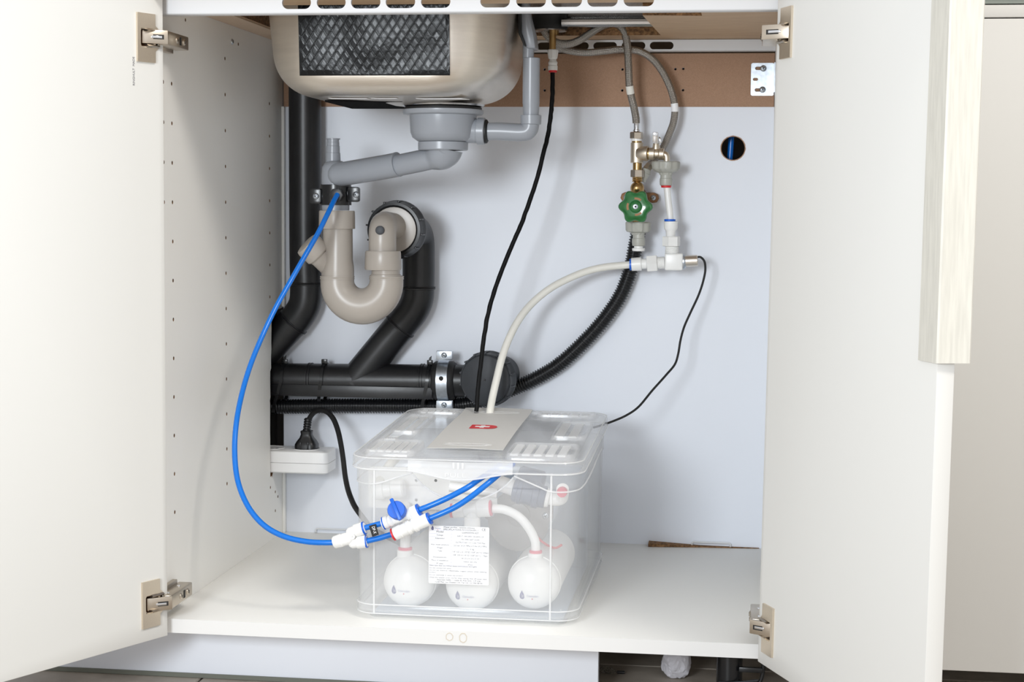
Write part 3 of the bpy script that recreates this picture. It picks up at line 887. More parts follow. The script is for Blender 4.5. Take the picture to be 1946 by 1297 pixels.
# ---------------------------------------------------------------- beige trap
tr = thing('drain_trap', 'beige grey plastic U-bend trap with two union nuts', 'trap', (0.1764,0.375,0.3543))
MB().lathe((0.1375,0.375,0.489),(0,0,1),[(0.0000,0.0229),(0.0000,0.0260),(0.0015,0.0263),(0.0244,0.0259),(0.0263,0.0252),(0.0263,0.0206)], 16, (16, 0.012, lambda c: c)).build('union_nut', BEIGEP, tr)
MB().lathe((0.1387,0.375,0.4088),(0,0,1),[(0.0000,0.0237),(0.0191,0.0237),(0.0260,0.0233),(0.0352,0.0218),(0.0817,0.0214)], 28).build('inlet_leg', BEIGEP, tr)
# cleaning branch
MB().lathe((0.1309,0.375,0.4302),(-0.6596,-0.2292,0.7158),[(0.0000,0.0153),(0.0240,0.0161),(0.0270,0.0168)], 24).build('branch', BEIGEP, tr)
MB().lathe((0.1123,0.368,0.4508),(-0.6548,-0.3142,0.6874),[(0.0000,0.0183),(0.0020,0.0198),(0.0204,0.0202),(0.0242,0.0191),(0.0255,0.0153)], 26).build('branch_cap', BEIGEP, tr)
# U bend
cA = Vector((0.1379,0.375,0.4127)); cB = Vector((0.2109,0.375,0.4137)); mid = (cA + cB) / 2; rad = (cB - cA).length / 2
ux = (cB - cA).normalized()
path = [cA + Vector((0, 0, 0.006))] + [mid - ux * rad * math.cos(t) - Vector((0, 0, 1)) * rad * math.sin(t) for t in [math.pi * k / 24 for k in range(25)]] + [cB + Vector((0, 0, 0.006))]
ru = 0.02407
ub = MB().tube(path, lambda i, L: ru * (1 + 0.10 * math.sin(math.pi * min(1, L / (math.pi * rad + 0.012)))), 28).build('u_bend', BEIGEP, tr)
for c_ in (cA, cB):
    MB().lathe(c_ + Vector((0, 0, 0.003)), (0, 0, 1), [(0, ru), (0, ru * 1.04), (0.0012, ru * 1.045), (0.0024, ru * 1.02), (0.0036, ru * 1.045), (0.0048, ru * 1.04), (0.0048, ru)], 30).build('seam_bead', BEIGEP, tr)
MB().lathe((0.2098,0.375,0.4145),(0,0,1),[(0.0000,0.0229),(0.0091,0.0221),(0.0099,0.0206),(0.0168,0.0206)], 28).build('outlet_collar', BEIGEP, tr)
MB().lathe((0.2058,0.375,0.4304),(0,0,1),[(0.0000,0.0229),(0.0000,0.0259),(0.0023,0.0267),(0.0251,0.0259),(0.0274,0.0251),(0.0274,0.0198)], 16, (16, 0.012, lambda c: c)).build('union_nut', BEIGEP, tr)
path = spline([(0.205,0.375,0.4555),(0.2049,0.375,0.4745),(0.2046,0.378,0.4874),(0.204,0.39,0.4941),(0.2044,0.41,0.4939),(0.2075,0.44,0.4921)], 8)
MB().tube(path, 0.02001, 26).build('outlet_elbow', BEIGEP, tr)
pc = (0.2053,0.352,0.4877)
MB().lathe((pc[0], 0.3565, pc[2]), (0.05, -1, 0.05), [(0, 0.0065), (0.0035, 0.0063), (0.004, 0.005)], 24).build('elbow_plug', CAPB, tr)
ps = Vector((0.2085,0.435,0.4875))
MB().lathe(ps, (0, 1, 0), [(0, 0.026), (0.001, 0.0335), (0.020, 0.034)], 36).build('outlet_flange', BEIGEP, tr)

# ---------------------------------------------------------------- black waste pipes
YB = 0.548
RP = 0.0252
# left stack
st = thing('waste_pipe', 'black waste pipe coming straight down at the left of the back panel', 'pipe', (0.0235,0.548,0.3318))
path = spline([(0.044,0.548,0.7486),(0.0442,0.548,0.5963),(0.0449,0.548,0.4327),(0.0457,0.548,0.3933),(0.0431,0.548,0.3685),(0.0321,0.548,0.3485),(0.0167,0.548,0.3316),(-0.0106,0.548,0.3029),(-0.05,0.548,0.2613)], 8)
MB().tube(path, RP, 26).build('pipe_run', BLACKP, st)
def bead(p, axis, parent, r=RP):
    MB().lathe(p, axis, [(-0.0022, r * 0.99), (-0.0016, r * 1.05), (0.0004, r * 1.06), (0.0008, r * 1.02), (0.0014, r * 1.06), (0.0026, r * 1.04), (0.003, r * 0.99)], 28).build('weld_bead', BLACKP, parent)
bead((0.0457,0.548,0.3998), (0, 0, 1), st); bead((0.0244,0.548,0.3392), Vector((0.0321,0.548,0.3485)) - Vector((0.0167,0.548,0.3316)), st)

# right branch pipe with its big ring nut
bpz = thing('branch_pipe', 'black branch pipe dropping from the trap outlet and slanting into the horizontal pipe', 'pipe', (0.1451,0.548,0.2697))
path = spline([(0.2101,0.462,0.4872),(0.2166,0.505,0.4875),(0.2211,0.532,0.484),(0.2233,0.546,0.4717),(0.2243,0.548,0.4432),(0.2241,0.548,0.3984),(0.2225,0.548,0.3796),(0.2151,0.548,0.3615),(0.2018,0.548,0.344),(0.1785,0.548,0.3157),(0.1367,0.548,0.2646),(0.1225,0.548,0.2469)], 9)
MB().tube(path, RP * 1.0, 26).build('pipe_run', BLACKP, bpz)
bead((0.2241,0.548,0.3959), (0, 0, 1), bpz); bead((0.1952,0.548,0.3361), Vector((0.2018,0.548,0.344)) - Vector((0.1785,0.548,0.3157)), bpz)
cn = Vector((0.2081,0.437,0.4875)); ax = Vector((0.06, 1, 0.0))
MB().lathe(cn, ax, [(0.002, 0.0335), (0.0, 0.0365), (0.0005, 0.0405), (0.004, 0.0415), (0.018, 0.0425), (0.021, 0.0440), (0.026, 0.0440), (0.028, 0.030)], 44).build('ring_nut', BLACKP, bpz)
x_, y_, a_ = frame(ax)
for k in range(12):
    t = 2 * math.pi * (k + 0.3) / 12
    u = x_ * math.cos(t) + y_ * math.sin(t)
    mm = Matrix((a_, a_.cross(u), u)).transposed().to_4x4(); mm.translation = cn + u * 0.0412
    MB().box((0.001, -0.0012, -0.001), (0.022, 0.0012, 0.0026), mm).build('grip_rib', BLACKP, bpz, bevel=0.0004)

# horizontal collector pipe with branch, clamp band and screw cap
hp = thing('collector_pipe', 'black horizontal waste pipe with a slanted branch and a round screw cap', 'pipe', (0.1452,0.548,0.2267))
a0 = Vector((-0.0415,0.548,0.2485)); a1 = Vector((0.3118,0.548,0.2532))
MB().lathe(a0, a1 - a0, [(0, RP), ((a1 - a0).length, RP)], 30).build('pipe_run', BLACKP, hp)
dirh = (a1 - a0).normalized()
for px_ in ((0.0506,0.548,0.2498), (0.0548,0.548,0.2499), (0.2297,0.548,0.2522), (0.2338,0.548,0.2523)):
    MB().lathe(Vector(px_), dirh, [(-0.0012, RP), (-0.0008, RP * 1.05), (0.0008, RP * 1.05), (0.0012, RP)], 30).build('weld_bead', BLACKP, hp)
MB().box((-0.0059,0.522,0.2259), (0.2513,0.526,0.2439)).build('flat_strip', BLACKP, hp, bevel=0.0005)
cc = Vector((0.3404,0.475,0.2625))
axc = Vector((0.16, 1, 0.02)).normalized()
MB().lathe(cc, axc, [(0.0, 0.0005), (0.0, 0.0362), (0.001, 0.0378), (0.0025, 0.0385), (0.005, 0.0388), (0.0053, 0.0405), (0.018, 0.0412), (0.020, 0.0424), (0.026, 0.0424), (0.027, 0.030), (0.09, 0.028)], 48).build('screw_cap', CAPB, hp)
x_, y_, a_ = frame(axc)
for k in range(14):
    t = 2 * math.pi * (k + 0.5) / 14
    u = x_ * math.cos(t) + y_ * math.sin(t)
    mm = Matrix((a_, a_.cross(u), u)).transposed().to_4x4(); mm.translation = cc + u * 0.0402
    MB().box((0.003, -0.0012, -0.001), (0.0225, 0.0012, 0.0024), mm).build('grip_rib', CAPB, hp, bevel=0.0004)
MB().lathe(cc, -axc, [(0, 0.0018), (0.0006, 0.0016)], 14).build('cap_nub', BLACKP, hp)

# steel pipe clamp
pc_ = thing('pipe_clamp', 'galvanised pipe clamp with rubber lining around the horizontal pipe', 'clamp', (0.2665,0.548,0.2148))
cq = Vector((0.2663,0.548,0.2526))
MB().lathe(cq, dirh, [(-0.0175, RP), (-0.0175, RP * 1.10), (-0.013, RP * 1.22), (0.013, RP * 1.22), (0.0175, RP * 1.10), (0.0175, RP)], 32).build('rubber_lining', BLACKR, pc_)
MB().lathe(cq, dirh, [(-0.0085, RP * 1.2), (-0.0085, RP * 1.29), (0.0085, RP * 1.29), (0.0085, RP * 1.2)], 36).build('steel_band', ZINC, pc_)
hc = Vector((0.2664,0.515,0.2592))
MB().lathe((hc[0], cq.y - RP * 1.29 + 0.0006, hc[2]), (0, -1, 0), [(0, 0.0036), (0.0006, 0.0036)], 18).build('band_hole', SLOTK, pc_)
for rows, nm in (((0.2684,0.535,0.294), 1), ((0.2688,0.535,0.2168), -1)):
    e = Vector(rows)
    er = MB().box((e.x - 0.0125, 0.530, e.z - 0.0065), (e.x + 0.0125, 0.5325, e.z + 0.0065)).box((e.x - 0.0125, 0.537, e.z - 0.0065), (e.x + 0.0125, 0.5395, e.z + 0.0065)).build('clamp_ear', ZINC, pc_, bevel=0.0008)
    cross_screw((e.x, 0.5302, e.z), (0, -1, 0), 0.0046, er)
MB().tube([(cq.x, 0.54, cq.z), (cq.x, 0.582, cq.z)], 0.004, 10).build('wall_stud', ZINC, pc_)

# cable ties
ties = (('black cable tie nearest the left cut-out, strapped around pipe and hose', (0.0123,0.548,0.2485), -0.35, True), ('black cable tie beside the double weld bead of the horizontal pipe', (0.076,0.548,0.25), -0.22, False), ('black cable tie beside the galvanised clamp', (0.2438,0.548,0.2521), -0.25, True))
for lab, p, lean, long_ in ties:
    p = Vector(p)
    q = []
    low = 0.0535 if long_ else 0.034
    for k in range(41):
        t = 2 * math.pi * k / 40
        zz = math.sin(t); yy = -math.cos(t)
        up_ = RP * 1.045
        z_ = up_ * zz if zz > 0 else low * zz
        q.append(p + Vector((lean * (z_ if z_ < 0 else 0) * -1.0 * (1 if yy < 0.3 else 0.5), up_ * 1.02 * yy, z_)))
    m_ = MB()
    rings = []
    for i, c_ in enumerate(q[:-1]):
        n_ = (Vector((0, c_.y - p.y, c_.z - p.z))).normalized()
        rings.append([c_ + Vector((-0.0026, 0, 0)), c_ + Vector((0.0026, 0, 0)), c_ + Vector((0.0026, 0, 0)) + n_ * 0.0014, c_ + Vector((-0.0026, 0, 0)) + n_ * 0.0014])
    rings.append(rings[0])
    m_.loops(rings, False, False)
    t_ = tag(m_.build('cable_tie', BLACKG), lab, 'cable tie', 'cable ties on the horizontal pipe')
    MB().box((p.x - 0.0042, p.y - 0.008, p.z + RP * 1.02), (p.x + 0.0042, p.y - 0.001, p.z + RP * 1.02 + 0.007)).build('tie_head', BLACKG, t_, bevel=0.0006)
    if long_:
        MB().loops([[(p.x - 0.002, p.y - 0.006, p.z + RP + 0.006), (p.x + 0.002, p.y - 0.006, p.z + RP + 0.006), (p.x + 0.002, p.y - 0.0048, p.z + RP + 0.006), (p.x - 0.002, p.y - 0.0048, p.z + RP + 0.006)],
                    [(p.x - 0.001, p.y - 0.006, p.z + RP + 0.011), (p.x + 0.0028, p.y - 0.006, p.z + RP + 0.0145), (p.x + 0.0028, p.y - 0.0048, p.z + RP + 0.0145), (p.x - 0.001, p.y - 0.0048, p.z + RP + 0.011)]]).build('tie_tail', BLACKG, t_)

# corrugated conduit from the wall valve round behind the cap and along below the pipe
path = resample(spline([(0.5633,0.562,0.4904),(0.5581,0.562,0.4631),(0.5521,0.562,0.4309),(0.5374,0.562,0.3903),(0.5136,0.562,0.3535),(0.4816,0.562,0.3164),(0.4412,0.562,0.2789),(0.4004,0.562,0.2542),(0.3676,0.562,0.2395),(0.3346,0.562,0.2256),(0.3018,0.56,0.2159),(0.2609,0.556,0.2121),(0.1939,0.556,0.2104),(0.1011,0.556,0.2081),(0.0245,0.556,0.2054),(-0.0441,0.556,0.2028)], 10), 0.00072)
rc = 0.0118
m_ = MB().tube(path, lambda i, L: rc * (0.92 + 0.08 * (1 if (L / 0.0042) % 1.0 < 0.5 else -1)), 16, caps=False)
tag(m_.build('corrugated_hose', BLACKG, angle=70), 'black corrugated conduit curving from the green valve to the lower left', 'hose')

# ---------------------------------------------------------------- tap shank under the deck
ts = thing('tap_fixing', 'black tap fixing nut under the sink deck with a brass stud', 'tap fixing', (0.4355,0.46,0.7815))
m_ = MB().lathe((0.4347,0.46,0.7807),(0,0,1),[(0.0000,0.0231),(0.0008,0.0262),(0.0046,0.0269),(0.0099,0.0262),(0.0167,0.0254),(0.0213,0.0262),(0.0289,0.0262)], 36); m_.build('rubber_washer', BLACKR, ts)
MB().lathe((0.4347,0.46,0.7792),(0,0,1),[(0.0000,0.0185),(0.0004,0.0254),(0.0019,0.0254),(0.0023,0.0200)], 36).build('steel_washer', STEELD, ts)
MB().lathe((0.4397,0.46,0.7487),(0,0,1),[(0.0000,0.0050),(0.0229,0.0050),(0.0335,0.0050)], 18).build('brass_stud', BRASS, ts)
MB().lathe((0.4435,0.465,0.7743),(0,0,1),[(0.0000,0.0046),(0.0076,0.0046)], 6).build('brass_nut', BRASS, ts)

# white push-fit coupling on the stud
pf = thing('push_fit_coupling', 'white push-fit coupling with red ring hanging from the brass tap stud', 'fitting', (0.44,0.46,0.7197))
MB().lathe((0.4402,0.46,0.738),(0,0,1),[(0.0000,0.0039),(0.0023,0.0066),(0.0122,0.0081),(0.0145,0.0077),(0.0153,0.0062)], 8).build('hex_cap', WHITEP, pf)
MB().lathe((0.4404,0.46,0.7228),(0,0,1),[(0.0000,0.0054),(0.0000,0.0069),(0.0061,0.0071),(0.0069,0.0064),(0.0092,0.0064),(0.0107,0.0069),(0.0122,0.0065),(0.0145,0.0050),(0.0198,0.0050)], 24).build('body', WHITEP, pf)
MB().lathe((0.4404,0.46,0.7197),(0,0,1),[(0.0000,0.0039),(0.0000,0.0058),(0.0031,0.0062),(0.0034,0.0046)], 22).build('red_ring', REDP, pf)

# black tube
pts = [(0.44,0.46,0.7212),(0.4403,0.46,0.6953),(0.4396,0.458,0.6722),(0.4381,0.456,0.6529),(0.4347,0.454,0.6275),(0.4292,0.45,0.6028),(0.4215,0.446,0.5681),(0.4114,0.442,0.535),(0.4006,0.438,0.5026),(0.3874,0.434,0.4701),(0.375,0.43,0.4385),(0.362,0.425,0.4007),(0.3536,0.42,0.3676),(0.3484,0.415,0.3331),(0.3448,0.41,0.2947),(0.3419,0.405,0.2603),(0.3406,0.4,0.2299),(0.3407,0.395,0.2112)]
random.seed(7)
path = spline(pts, 8)
for k in range(3, len(path) - 3): path[k] = path[k] + Vector((noise.noise(Vector((k * 0.35, 1, 1))) * 0.0007, 0, 0))
tag(MB().tube(path, lambda i, L: 0.0033 + 0.0003 * noise.noise(Vector((i * 0.4, 3, 2))), 12).build('black_water_tube', BLACKT), 'matt black water tube hanging from the white coupling down to the clear box', 'tube')

# ---------------------------------------------------------------- braided hoses
def hose(name, pts, r, lab, band_i, bandm):
    path = resample(spline(pts, 10), 0.004)
    o = tag(MB().tube(path, r, 18, uv=True).build(name, BRAID), lab, 'hose', 'braided tap hoses')
    b = MB()
    n = int(len(path) * band_i); b.tube(path[n:n + 4], r * 1.04, 18)
    b.build('paper_band', bandm, o)
    return o, path
hA, pA = hose('braided_hose', [(0.426,0.468,0.7816),(0.4323,0.468,0.7724),(0.4446,0.47,0.7641),(0.4596,0.475,0.7623),(0.4762,0.48,0.768),(0.4925,0.487,0.7794),(0.5097,0.493,0.7906),(0.5233,0.498,0.7949),(0.5338,0.503,0.7916),(0.5415,0.507,0.7811),(0.5454,0.51,0.7644),(0.5472,0.513,0.7376),(0.5488,0.518,0.707),(0.5511,0.522,0.6917),(0.5558,0.526,0.6724),(0.5587,0.528,0.6569),(0.5591,0.529,0.6499)], 0.00563, 'braided steel hose with the high loop, ending on the upright tee valve', 0.79, CREAMT)
MB().lathe((0.5596,0.53,0.6366),(0,0,1),[(0.0000,0.0039),(0.0012,0.0052),(0.0031,0.0052),(0.0039,0.0041),(0.0118,0.0044),(0.0141,0.0050),(0.0212,0.0052),(0.0220,0.0047)], 20).build('ferrule', CHROME, hA)
hB, pB = hose('braided_hose', [(0.4345,0.475,0.7792),(0.437,0.482,0.7692),(0.4456,0.49,0.7591),(0.4629,0.497,0.7543),(0.4859,0.503,0.7524),(0.5127,0.51,0.7553),(0.5395,0.518,0.7583),(0.5626,0.524,0.756),(0.5805,0.53,0.746),(0.5946,0.534,0.7299),(0.6058,0.537,0.7098),(0.6131,0.54,0.6897),(0.6161,0.541,0.671),(0.6143,0.543,0.6522),(0.609,0.544,0.6366),(0.6013,0.545,0.6185),(0.5913,0.545,0.6018),(0.5804,0.545,0.5884)], 0.00535, 'braided steel hose sweeping right in a wide arc behind the tee valve', 0.715, LABELW)
MB().lathe((0.5812,0.545,0.5892),(-0.6259,0,-0.7799),[(0.0000,0.0056),(0.0022,0.0068),(0.0101,0.0068),(0.0112,0.0056)], 6).build('hose_nut', NICKEL, hB)
gl = MB().lathe((0.575,0.545,0.582),(-0.3732,0,-0.9277),[(0.0000,0.0068),(0.0062,0.0087),(0.0070,0.0076),(0.0123,0.0076),(0.0129,0.0072),(0.0201,0.0064),(0.0205,0.0056)], 20); gl.build('grey_adapter', GREYF, hB)

# ---------------------------------------------------------------- angle valve with green wheel
av = thing('stop_valve', 'brass stop valve on the back panel with a green star wheel', 'valve', (0.562,0.53,0.5035))
MB().lathe((0.5619,0.53,0.5619),(0,0,1),[(0.0000,0.0071),(0.0008,0.0078),(0.0024,0.0071),(0.0039,0.0078),(0.0055,0.0071),(0.0071,0.0078),(0.0079,0.0071)], 24).build('threaded_neck', BRASS, av)
MB().lathe((0.5618,0.53,0.569),(0,0,1),[(0.0000,0.0095),(0.0004,0.0103),(0.0102,0.0103),(0.0110,0.0095)], 6, None, 0.26).build('compression_nut', NICKEL, av)
MB().lathe((0.5617,0.53,0.5792),(0,0,1),[(0.0000,0.0068),(0.0118,0.0068)], 24).build('brass_tail', BRASS, av)
c_ = Vector((0.5624,0.525,0.5524)); MB().sphere(c_, 0.01043, 28, 14).build('brass_dome', BRASS, av)
c0 = Vector((0.5624,0.53,0.5272))
MB().lathe((c0.x, 0.578, c0.z), (0, -1, 0), [(0, 0.016), (0.004, 0.016), (0.006, 0.013), (0.03, 0.013), (0.045, 0.010), (0.066, 0.009)], 26).build('bonnet', BRASS, av)
MB().lathe((0.5628,0.53,0.4971),(0,0,1),[(0.0000,0.0095),(0.0047,0.0103),(0.0221,0.0103),(0.0419,0.0103),(0.0537,0.0095)], 24).build('valve_body', BRASS, av)
wf = MB()
e1 = Vector((0.5845,0.565,0.5386)); e2 = Vector((0.5431,0.565,0.5391)); ct = Vector((0.5616,0.565,0.5417))
for e in (e1, e2):
    d_ = (e - ct).normalized(); s_ = d_.cross(Vector((0, 1, 0)))
    poly = [e + s_ * 0.008, e + d_ * 0.006 + s_ * 0.0062, e + d_ * 0.0088, e + d_ * 0.006 - s_ * 0.0062, e - s_ * 0.008, e - d_ * 0.012 - s_ * 0.0062, ct - s_ * 0.018, ct + s_ * 0.018, e - d_ * 0.012 + s_ * 0.0062]
    wf.loops([[p + Vector((0, -0.002, 0)) for p in poly], [p + Vector((0, 0.012, 0)) for p in poly]])
    er = wf.build('wall_ear', BRONZE, av, bevel=0.001); wf = MB()
    cross_screw(e + Vector((0, -0.0024, 0)), (0, -1, 0), 0.0042, er, ZINC)
# wheel
wc = Vector((0.5622,0.497,0.5248)); wr = 0.02269
ax = Vector((0.02, -1, 0.0))
gw = MB()
def star(t, amp): return 1 + amp * math.cos(6 * t)
X_, Y_, A_ = frame(ax)
def wring(r, h, amp, n=96, rot=0.0):
    out = []
    for k in range(n):
        t = 2 * math.pi * k / n
        rr = r * star(t - rot + math.pi / 2 * 0, amp)
        out.append(wc + A_ * h + X_ * rr * math.cos(t) + Y_ * rr * math.sin(t))
    return out
gw.loops([wring(wr * .97, -.006, .10), wring(wr * 1.02, -.004, .11), wring(wr * 1.03, 0, .11), wring(wr * 1.0, .0035, .11), wring(wr * .93, .005, .105), wring(wr * .85, .0042, .09), wring(wr * .78, .0022, .05), wring(wr * .66, .0012, .01), wring(wr * .42, .0010, 0), wring(wr * .36, .0030, 0), wring(wr * .26, .0050, 0)], True, True)
wh = tag(gw.build('hand_wheel', GREEN, av, angle=50), 'glossy green star hand wheel')
for k in range(3):
    a0 = math.radians((75, 180, 290)[k] - 24); q = MB()
    o_ = [(wr * .60 * math.cos(a0 + j * .105), wr * .60 * math.sin(a0 + j * .105)) for j in range(9)]; i_ = [(wr * .47 * math.cos(a0 + j * .105), wr * .47 * math.sin(a0 + j * .105)) for j in range(9)][::-1]
    q.loops([[wc + A_ * .0008 + X_ * a + Y_ * b for a, b in o_ + i_], [wc + A_ * .0015 + X_ * a + Y_ * b for a, b in o_ + i_]])
    q.build('wheel_slot', BRONZE, wh)
MB().lathe(wc + A_ * .0048, ax, [(0, .0040), (.0012, .0038), (.0016, .0026)], 20).build('wheel_screw', ZINC, wh)
MB().lathe(wc + A_ * .0060, ax, [(0, .0018), (.0007, .0016)], 6).build('screw_recess', SLOTK, wh)

# grey union nut with push-fit below the valve
lobe = (8, 0.05, lambda c: 1 if c > 0 else -1)
gn = thing('push_fit_adapter', 'grey push-fit adapter with scalloped nut and white plug below the green wheel', 'fitting', (0.565,0.53,0.4576))
MB().lathe((0.5643,0.53,0.4821),(0,0,1),[(0.0000,0.0087),(0.0032,0.0103),(0.0051,0.0167),(0.0079,0.0182),(0.0182,0.0186),(0.0198,0.0174)], 48, (10, 0.045, lambda c: max(-1, min(1, 2.5 * c)))).build('scalloped_nut', GREYF, gn)
MB().lathe((0.5653,0.53,0.4655),(0,0,1),[(0.0000,0.0079),(0.0008,0.0095),(0.0063,0.0101),(0.0111,0.0099),(0.0119,0.0090),(0.0190,0.0087),(0.0206,0.0087)], 26).build('body', GREYF, gn)
MB().lathe((0.5654,0.53,0.4576),(0,0,1),[(0.0000,0.0071),(0.0008,0.0095),(0.0036,0.0098),(0.0048,0.0091),(0.0048,0.0067),(0.0095,0.0067)], 26).build('white_plug', WHITEP, gn)

# ---------------------------------------------------------------- tee valve
tv = thing('tee_valve', 'nickel tee with a small lever ball valve above the stop valve', 'valve', (0.5615,0.53,0.5902))
MB().lathe((0.5598,0.53,0.6264),(0,0,1),[(0.0000,0.0091),(0.0008,0.0100),(0.0090,0.0100),(0.0102,0.0087)], 6, None, 0.26).build('union_nut', NICKEL, tv)
MB().lathe((0.5602,0.53,0.6229),(0,0,1),[(0.0000,0.0071),(0.0000,0.0083),(0.0035,0.0083),(0.0035,0.0071)], 24).build('fibre_washer', WHITEP, tv)
MB().lathe((0.5603,0.53,0.6201),(0,0,1),[(0.0000,0.0071),(0.0000,0.0076),(0.0031,0.0076),(0.0031,0.0063)], 24).build('brass_ring', BRASS, tv)
MB().lathe((0.5607,0.53,0.5902),(0,0,1),[(0.0000,0.0087),(0.0008,0.0095),(0.0299,0.0095),(0.0307,0.0087)], 28).build('tee_body', SATIN, tv)
MB().lathe((0.5608,0.525,0.6046),(0.9854,-0.1688,-0.0234),[(0.0000,0.0071),(0.0027,0.0087),(0.0098,0.0107),(0.0142,0.0114),(0.0172,0.0114),(0.0178,0.0103)], 28).build('side_branch', SATIN, tv)
MB().lathe((0.5775,0.522,0.6042),(1,0,0.0042),[(0.0000,0.0094),(0.0016,0.0094)], 24).build('brass_ring', BRASS, tv)
MB().lathe((0.5787,0.522,0.6042),(0.9996,0,-0.0296),[(0.0000,0.0083),(0.0007,0.0091),(0.0081,0.0091),(0.0097,0.0072),(0.0144,0.0072),(0.0162,0.0087),(0.0223,0.0087),(0.0232,0.0075)], 28).build('ball_body', SATIN, tv)
MB().lathe((0.59,0.522,0.6105),(0,0,1),[(0.0000,0.0059),(0.0047,0.0055),(0.0086,0.0047)], 20).build('valve_stem', SATIN, tv)
lv = MB().loops([[Vector((0.5847,0.51,0.6186)), Vector((0.5944,0.51,0.6187)), Vector((0.5936,0.506,0.6352)), Vector((0.585,0.506,0.6352))], [Vector((0.5836,0.53,0.6194)), Vector((0.5934,0.53,0.6194)), Vector((0.5923,0.53,0.6363)), Vector((0.5837,0.53,0.6363))]])
lv.loops([[Vector((0.5942,0.514,0.6188)), Vector((0.5989,0.514,0.6196)), Vector((0.5972,0.514,0.6274)), Vector((0.594,0.514,0.6297))], [Vector((0.5934,0.53,0.6194)), Vector((0.5981,0.53,0.6202)), Vector((0.5964,0.53,0.6281)), Vector((0.5932,0.53,0.6304))]])
tag(lv.build('lever', CHROME, tv, bevel=0.0012), 'bright chrome lever')
path = spline([(0.5988,0.522,0.6027),(0.6019,0.522,0.6031),(0.6051,0.522,0.6012),(0.6059,0.522,0.5973),(0.606,0.522,0.591)], 6)
MB().tube(path, 0.00487, 18).build('outlet_elbow', SATIN, tv)

# grey push-fit adapter with red ring
ga = thing('push_fit_adapter', 'grey push-fit adapter with scalloped nut and red ring under the lever valve', 'fitting', (0.605,0.522,0.5534))
MB().lathe((0.6051,0.522,0.5722),(0,0,1),[(0.0000,0.0087),(0.0031,0.0102),(0.0063,0.0173),(0.0094,0.0199),(0.0188,0.0203),(0.0204,0.0189)], 48, (10, 0.045, lambda c: max(-1, min(1, 2.5 * c)))).build('scalloped_nut', GREYF, ga)
MB().lathe((0.6054,0.522,0.5566),(0,0,1),[(0.0000,0.0079),(0.0008,0.0091),(0.0063,0.0096),(0.0102,0.0094),(0.0110,0.0087),(0.0172,0.0083),(0.0188,0.0083)], 26).build('body', GREYF, ga)
MB().lathe((0.6058,0.522,0.5534),(0,0,1),[(0.0000,0.0063),(0.0004,0.0075),(0.0031,0.0079),(0.0035,0.0063)], 24).build('red_ring', REDP, ga)

# white upright tube
tag(MB().tube(spline([(0.6065,0.522,0.5589),(0.6092,0.522,0.5354),(0.6119,0.522,0.5158),(0.613,0.522,0.5001)], 6), 0.00489, 18).build('white_water_tube', WHITEP), 'short white upright tube between the grey adapter and the white tee', 'tube')

# white tee with collets and sensor
wt_ = thing('white_tee', 'white plastic tee fitting joining the upright tube, the cream tube and the metal sensor', 'fitting', (0.6172,0.522,0.43))
MB().lathe((0.6121,0.522,0.5032),(0,0,1),[(0.0000,0.0071),(0.0004,0.0085),(0.0031,0.0087),(0.0035,0.0063)], 26).build('blue_ring', BLUEP, wt_)
MB().lathe((0.6137,0.522,0.4788),(0,0,1),[(0.0000,0.0063),(0.0016,0.0071),(0.0094,0.0073),(0.0118,0.0087),(0.0142,0.0103),(0.0240,0.0104),(0.0248,0.0087)], 26).build('collet_body', WHITEP, wt_)
MB().lathe((0.6147,0.522,0.4658),(0,0,1),[(0.0000,0.0118),(0.0008,0.0136),(0.0138,0.0136),(0.0150,0.0126)], 6, None, 0.26).build('hex_nut', WHITEP, wt_)
pr = []
def thread(o, axis, L, r, m, parent, name='thread', pitch=0.0016):
    prof = []; n = int(L / pitch)
    for k in range(n): prof += [(k * pitch, r * 0.93), (k * pitch + pitch * 0.5, r)]
    prof.append((n * pitch, r * 0.93))
    MB().lathe(o, axis, prof, 24).build(name, m, parent)
thread((0.616,0.522,0.4544), (0, 0, 1), 0.01184, 0.01050, WHITEP, wt_)
q0 = (0.6059,0.512,0.4302); q1 = (0.6329,0.512,0.4557)
MB().box((q0[0], 0.508, q0[2]), (q1[0], 0.536, q1[2])).build('tee_body', WHITEP, wt_, bevel=0.0028, bseg=3)
ax_ = Vector((0.6328,0.522,0.442)) - Vector((0.5942,0.522,0.4403)); ax_.normalize()
thread((0.5942,0.522,0.4407), ax_, 0.01146, 0.00933, WHITEP, wt_)
MB().lathe((0.5784,0.522,0.4393),(0.9963,0,0.0861),[(0.0000,0.0119),(0.0008,0.0133),(0.0151,0.0133),(0.0162,0.0119)], 6).build('hex_nut', WHITEP, wt_)
MB().lathe((0.5555,0.522,0.4379),(0.998,0,0.0631),[(0.0000,0.0087),(0.0005,0.0098),(0.0083,0.0101),(0.0147,0.0101),(0.0157,0.0078),(0.0238,0.0075)], 26).build('collet_body', WHITEP, wt_)
MB().lathe((0.5527,0.522,0.4378),(0.9999,0,0.0132),[(0.0000,0.0071),(0.0003,0.0087),(0.0029,0.0089),(0.0032,0.0071)], 26).build('blue_ring', BLUEP, wt_)
MB().lathe((0.632,0.522,0.4432),(0.9954,0,0.0963),[(0.0000,0.0103),(0.0005,0.0117),(0.0024,0.0118),(0.0028,0.0099),(0.0047,0.0095)], 28).build('sensor_flange', ZINC, wt_)
MB().lathe((0.6359,0.522,0.444),(0.9985,0,0.0547),[(0.0000,0.0085),(0.0179,0.0085),(0.0188,0.0077)], 28).build('sensor_can', STEEL, wt_)

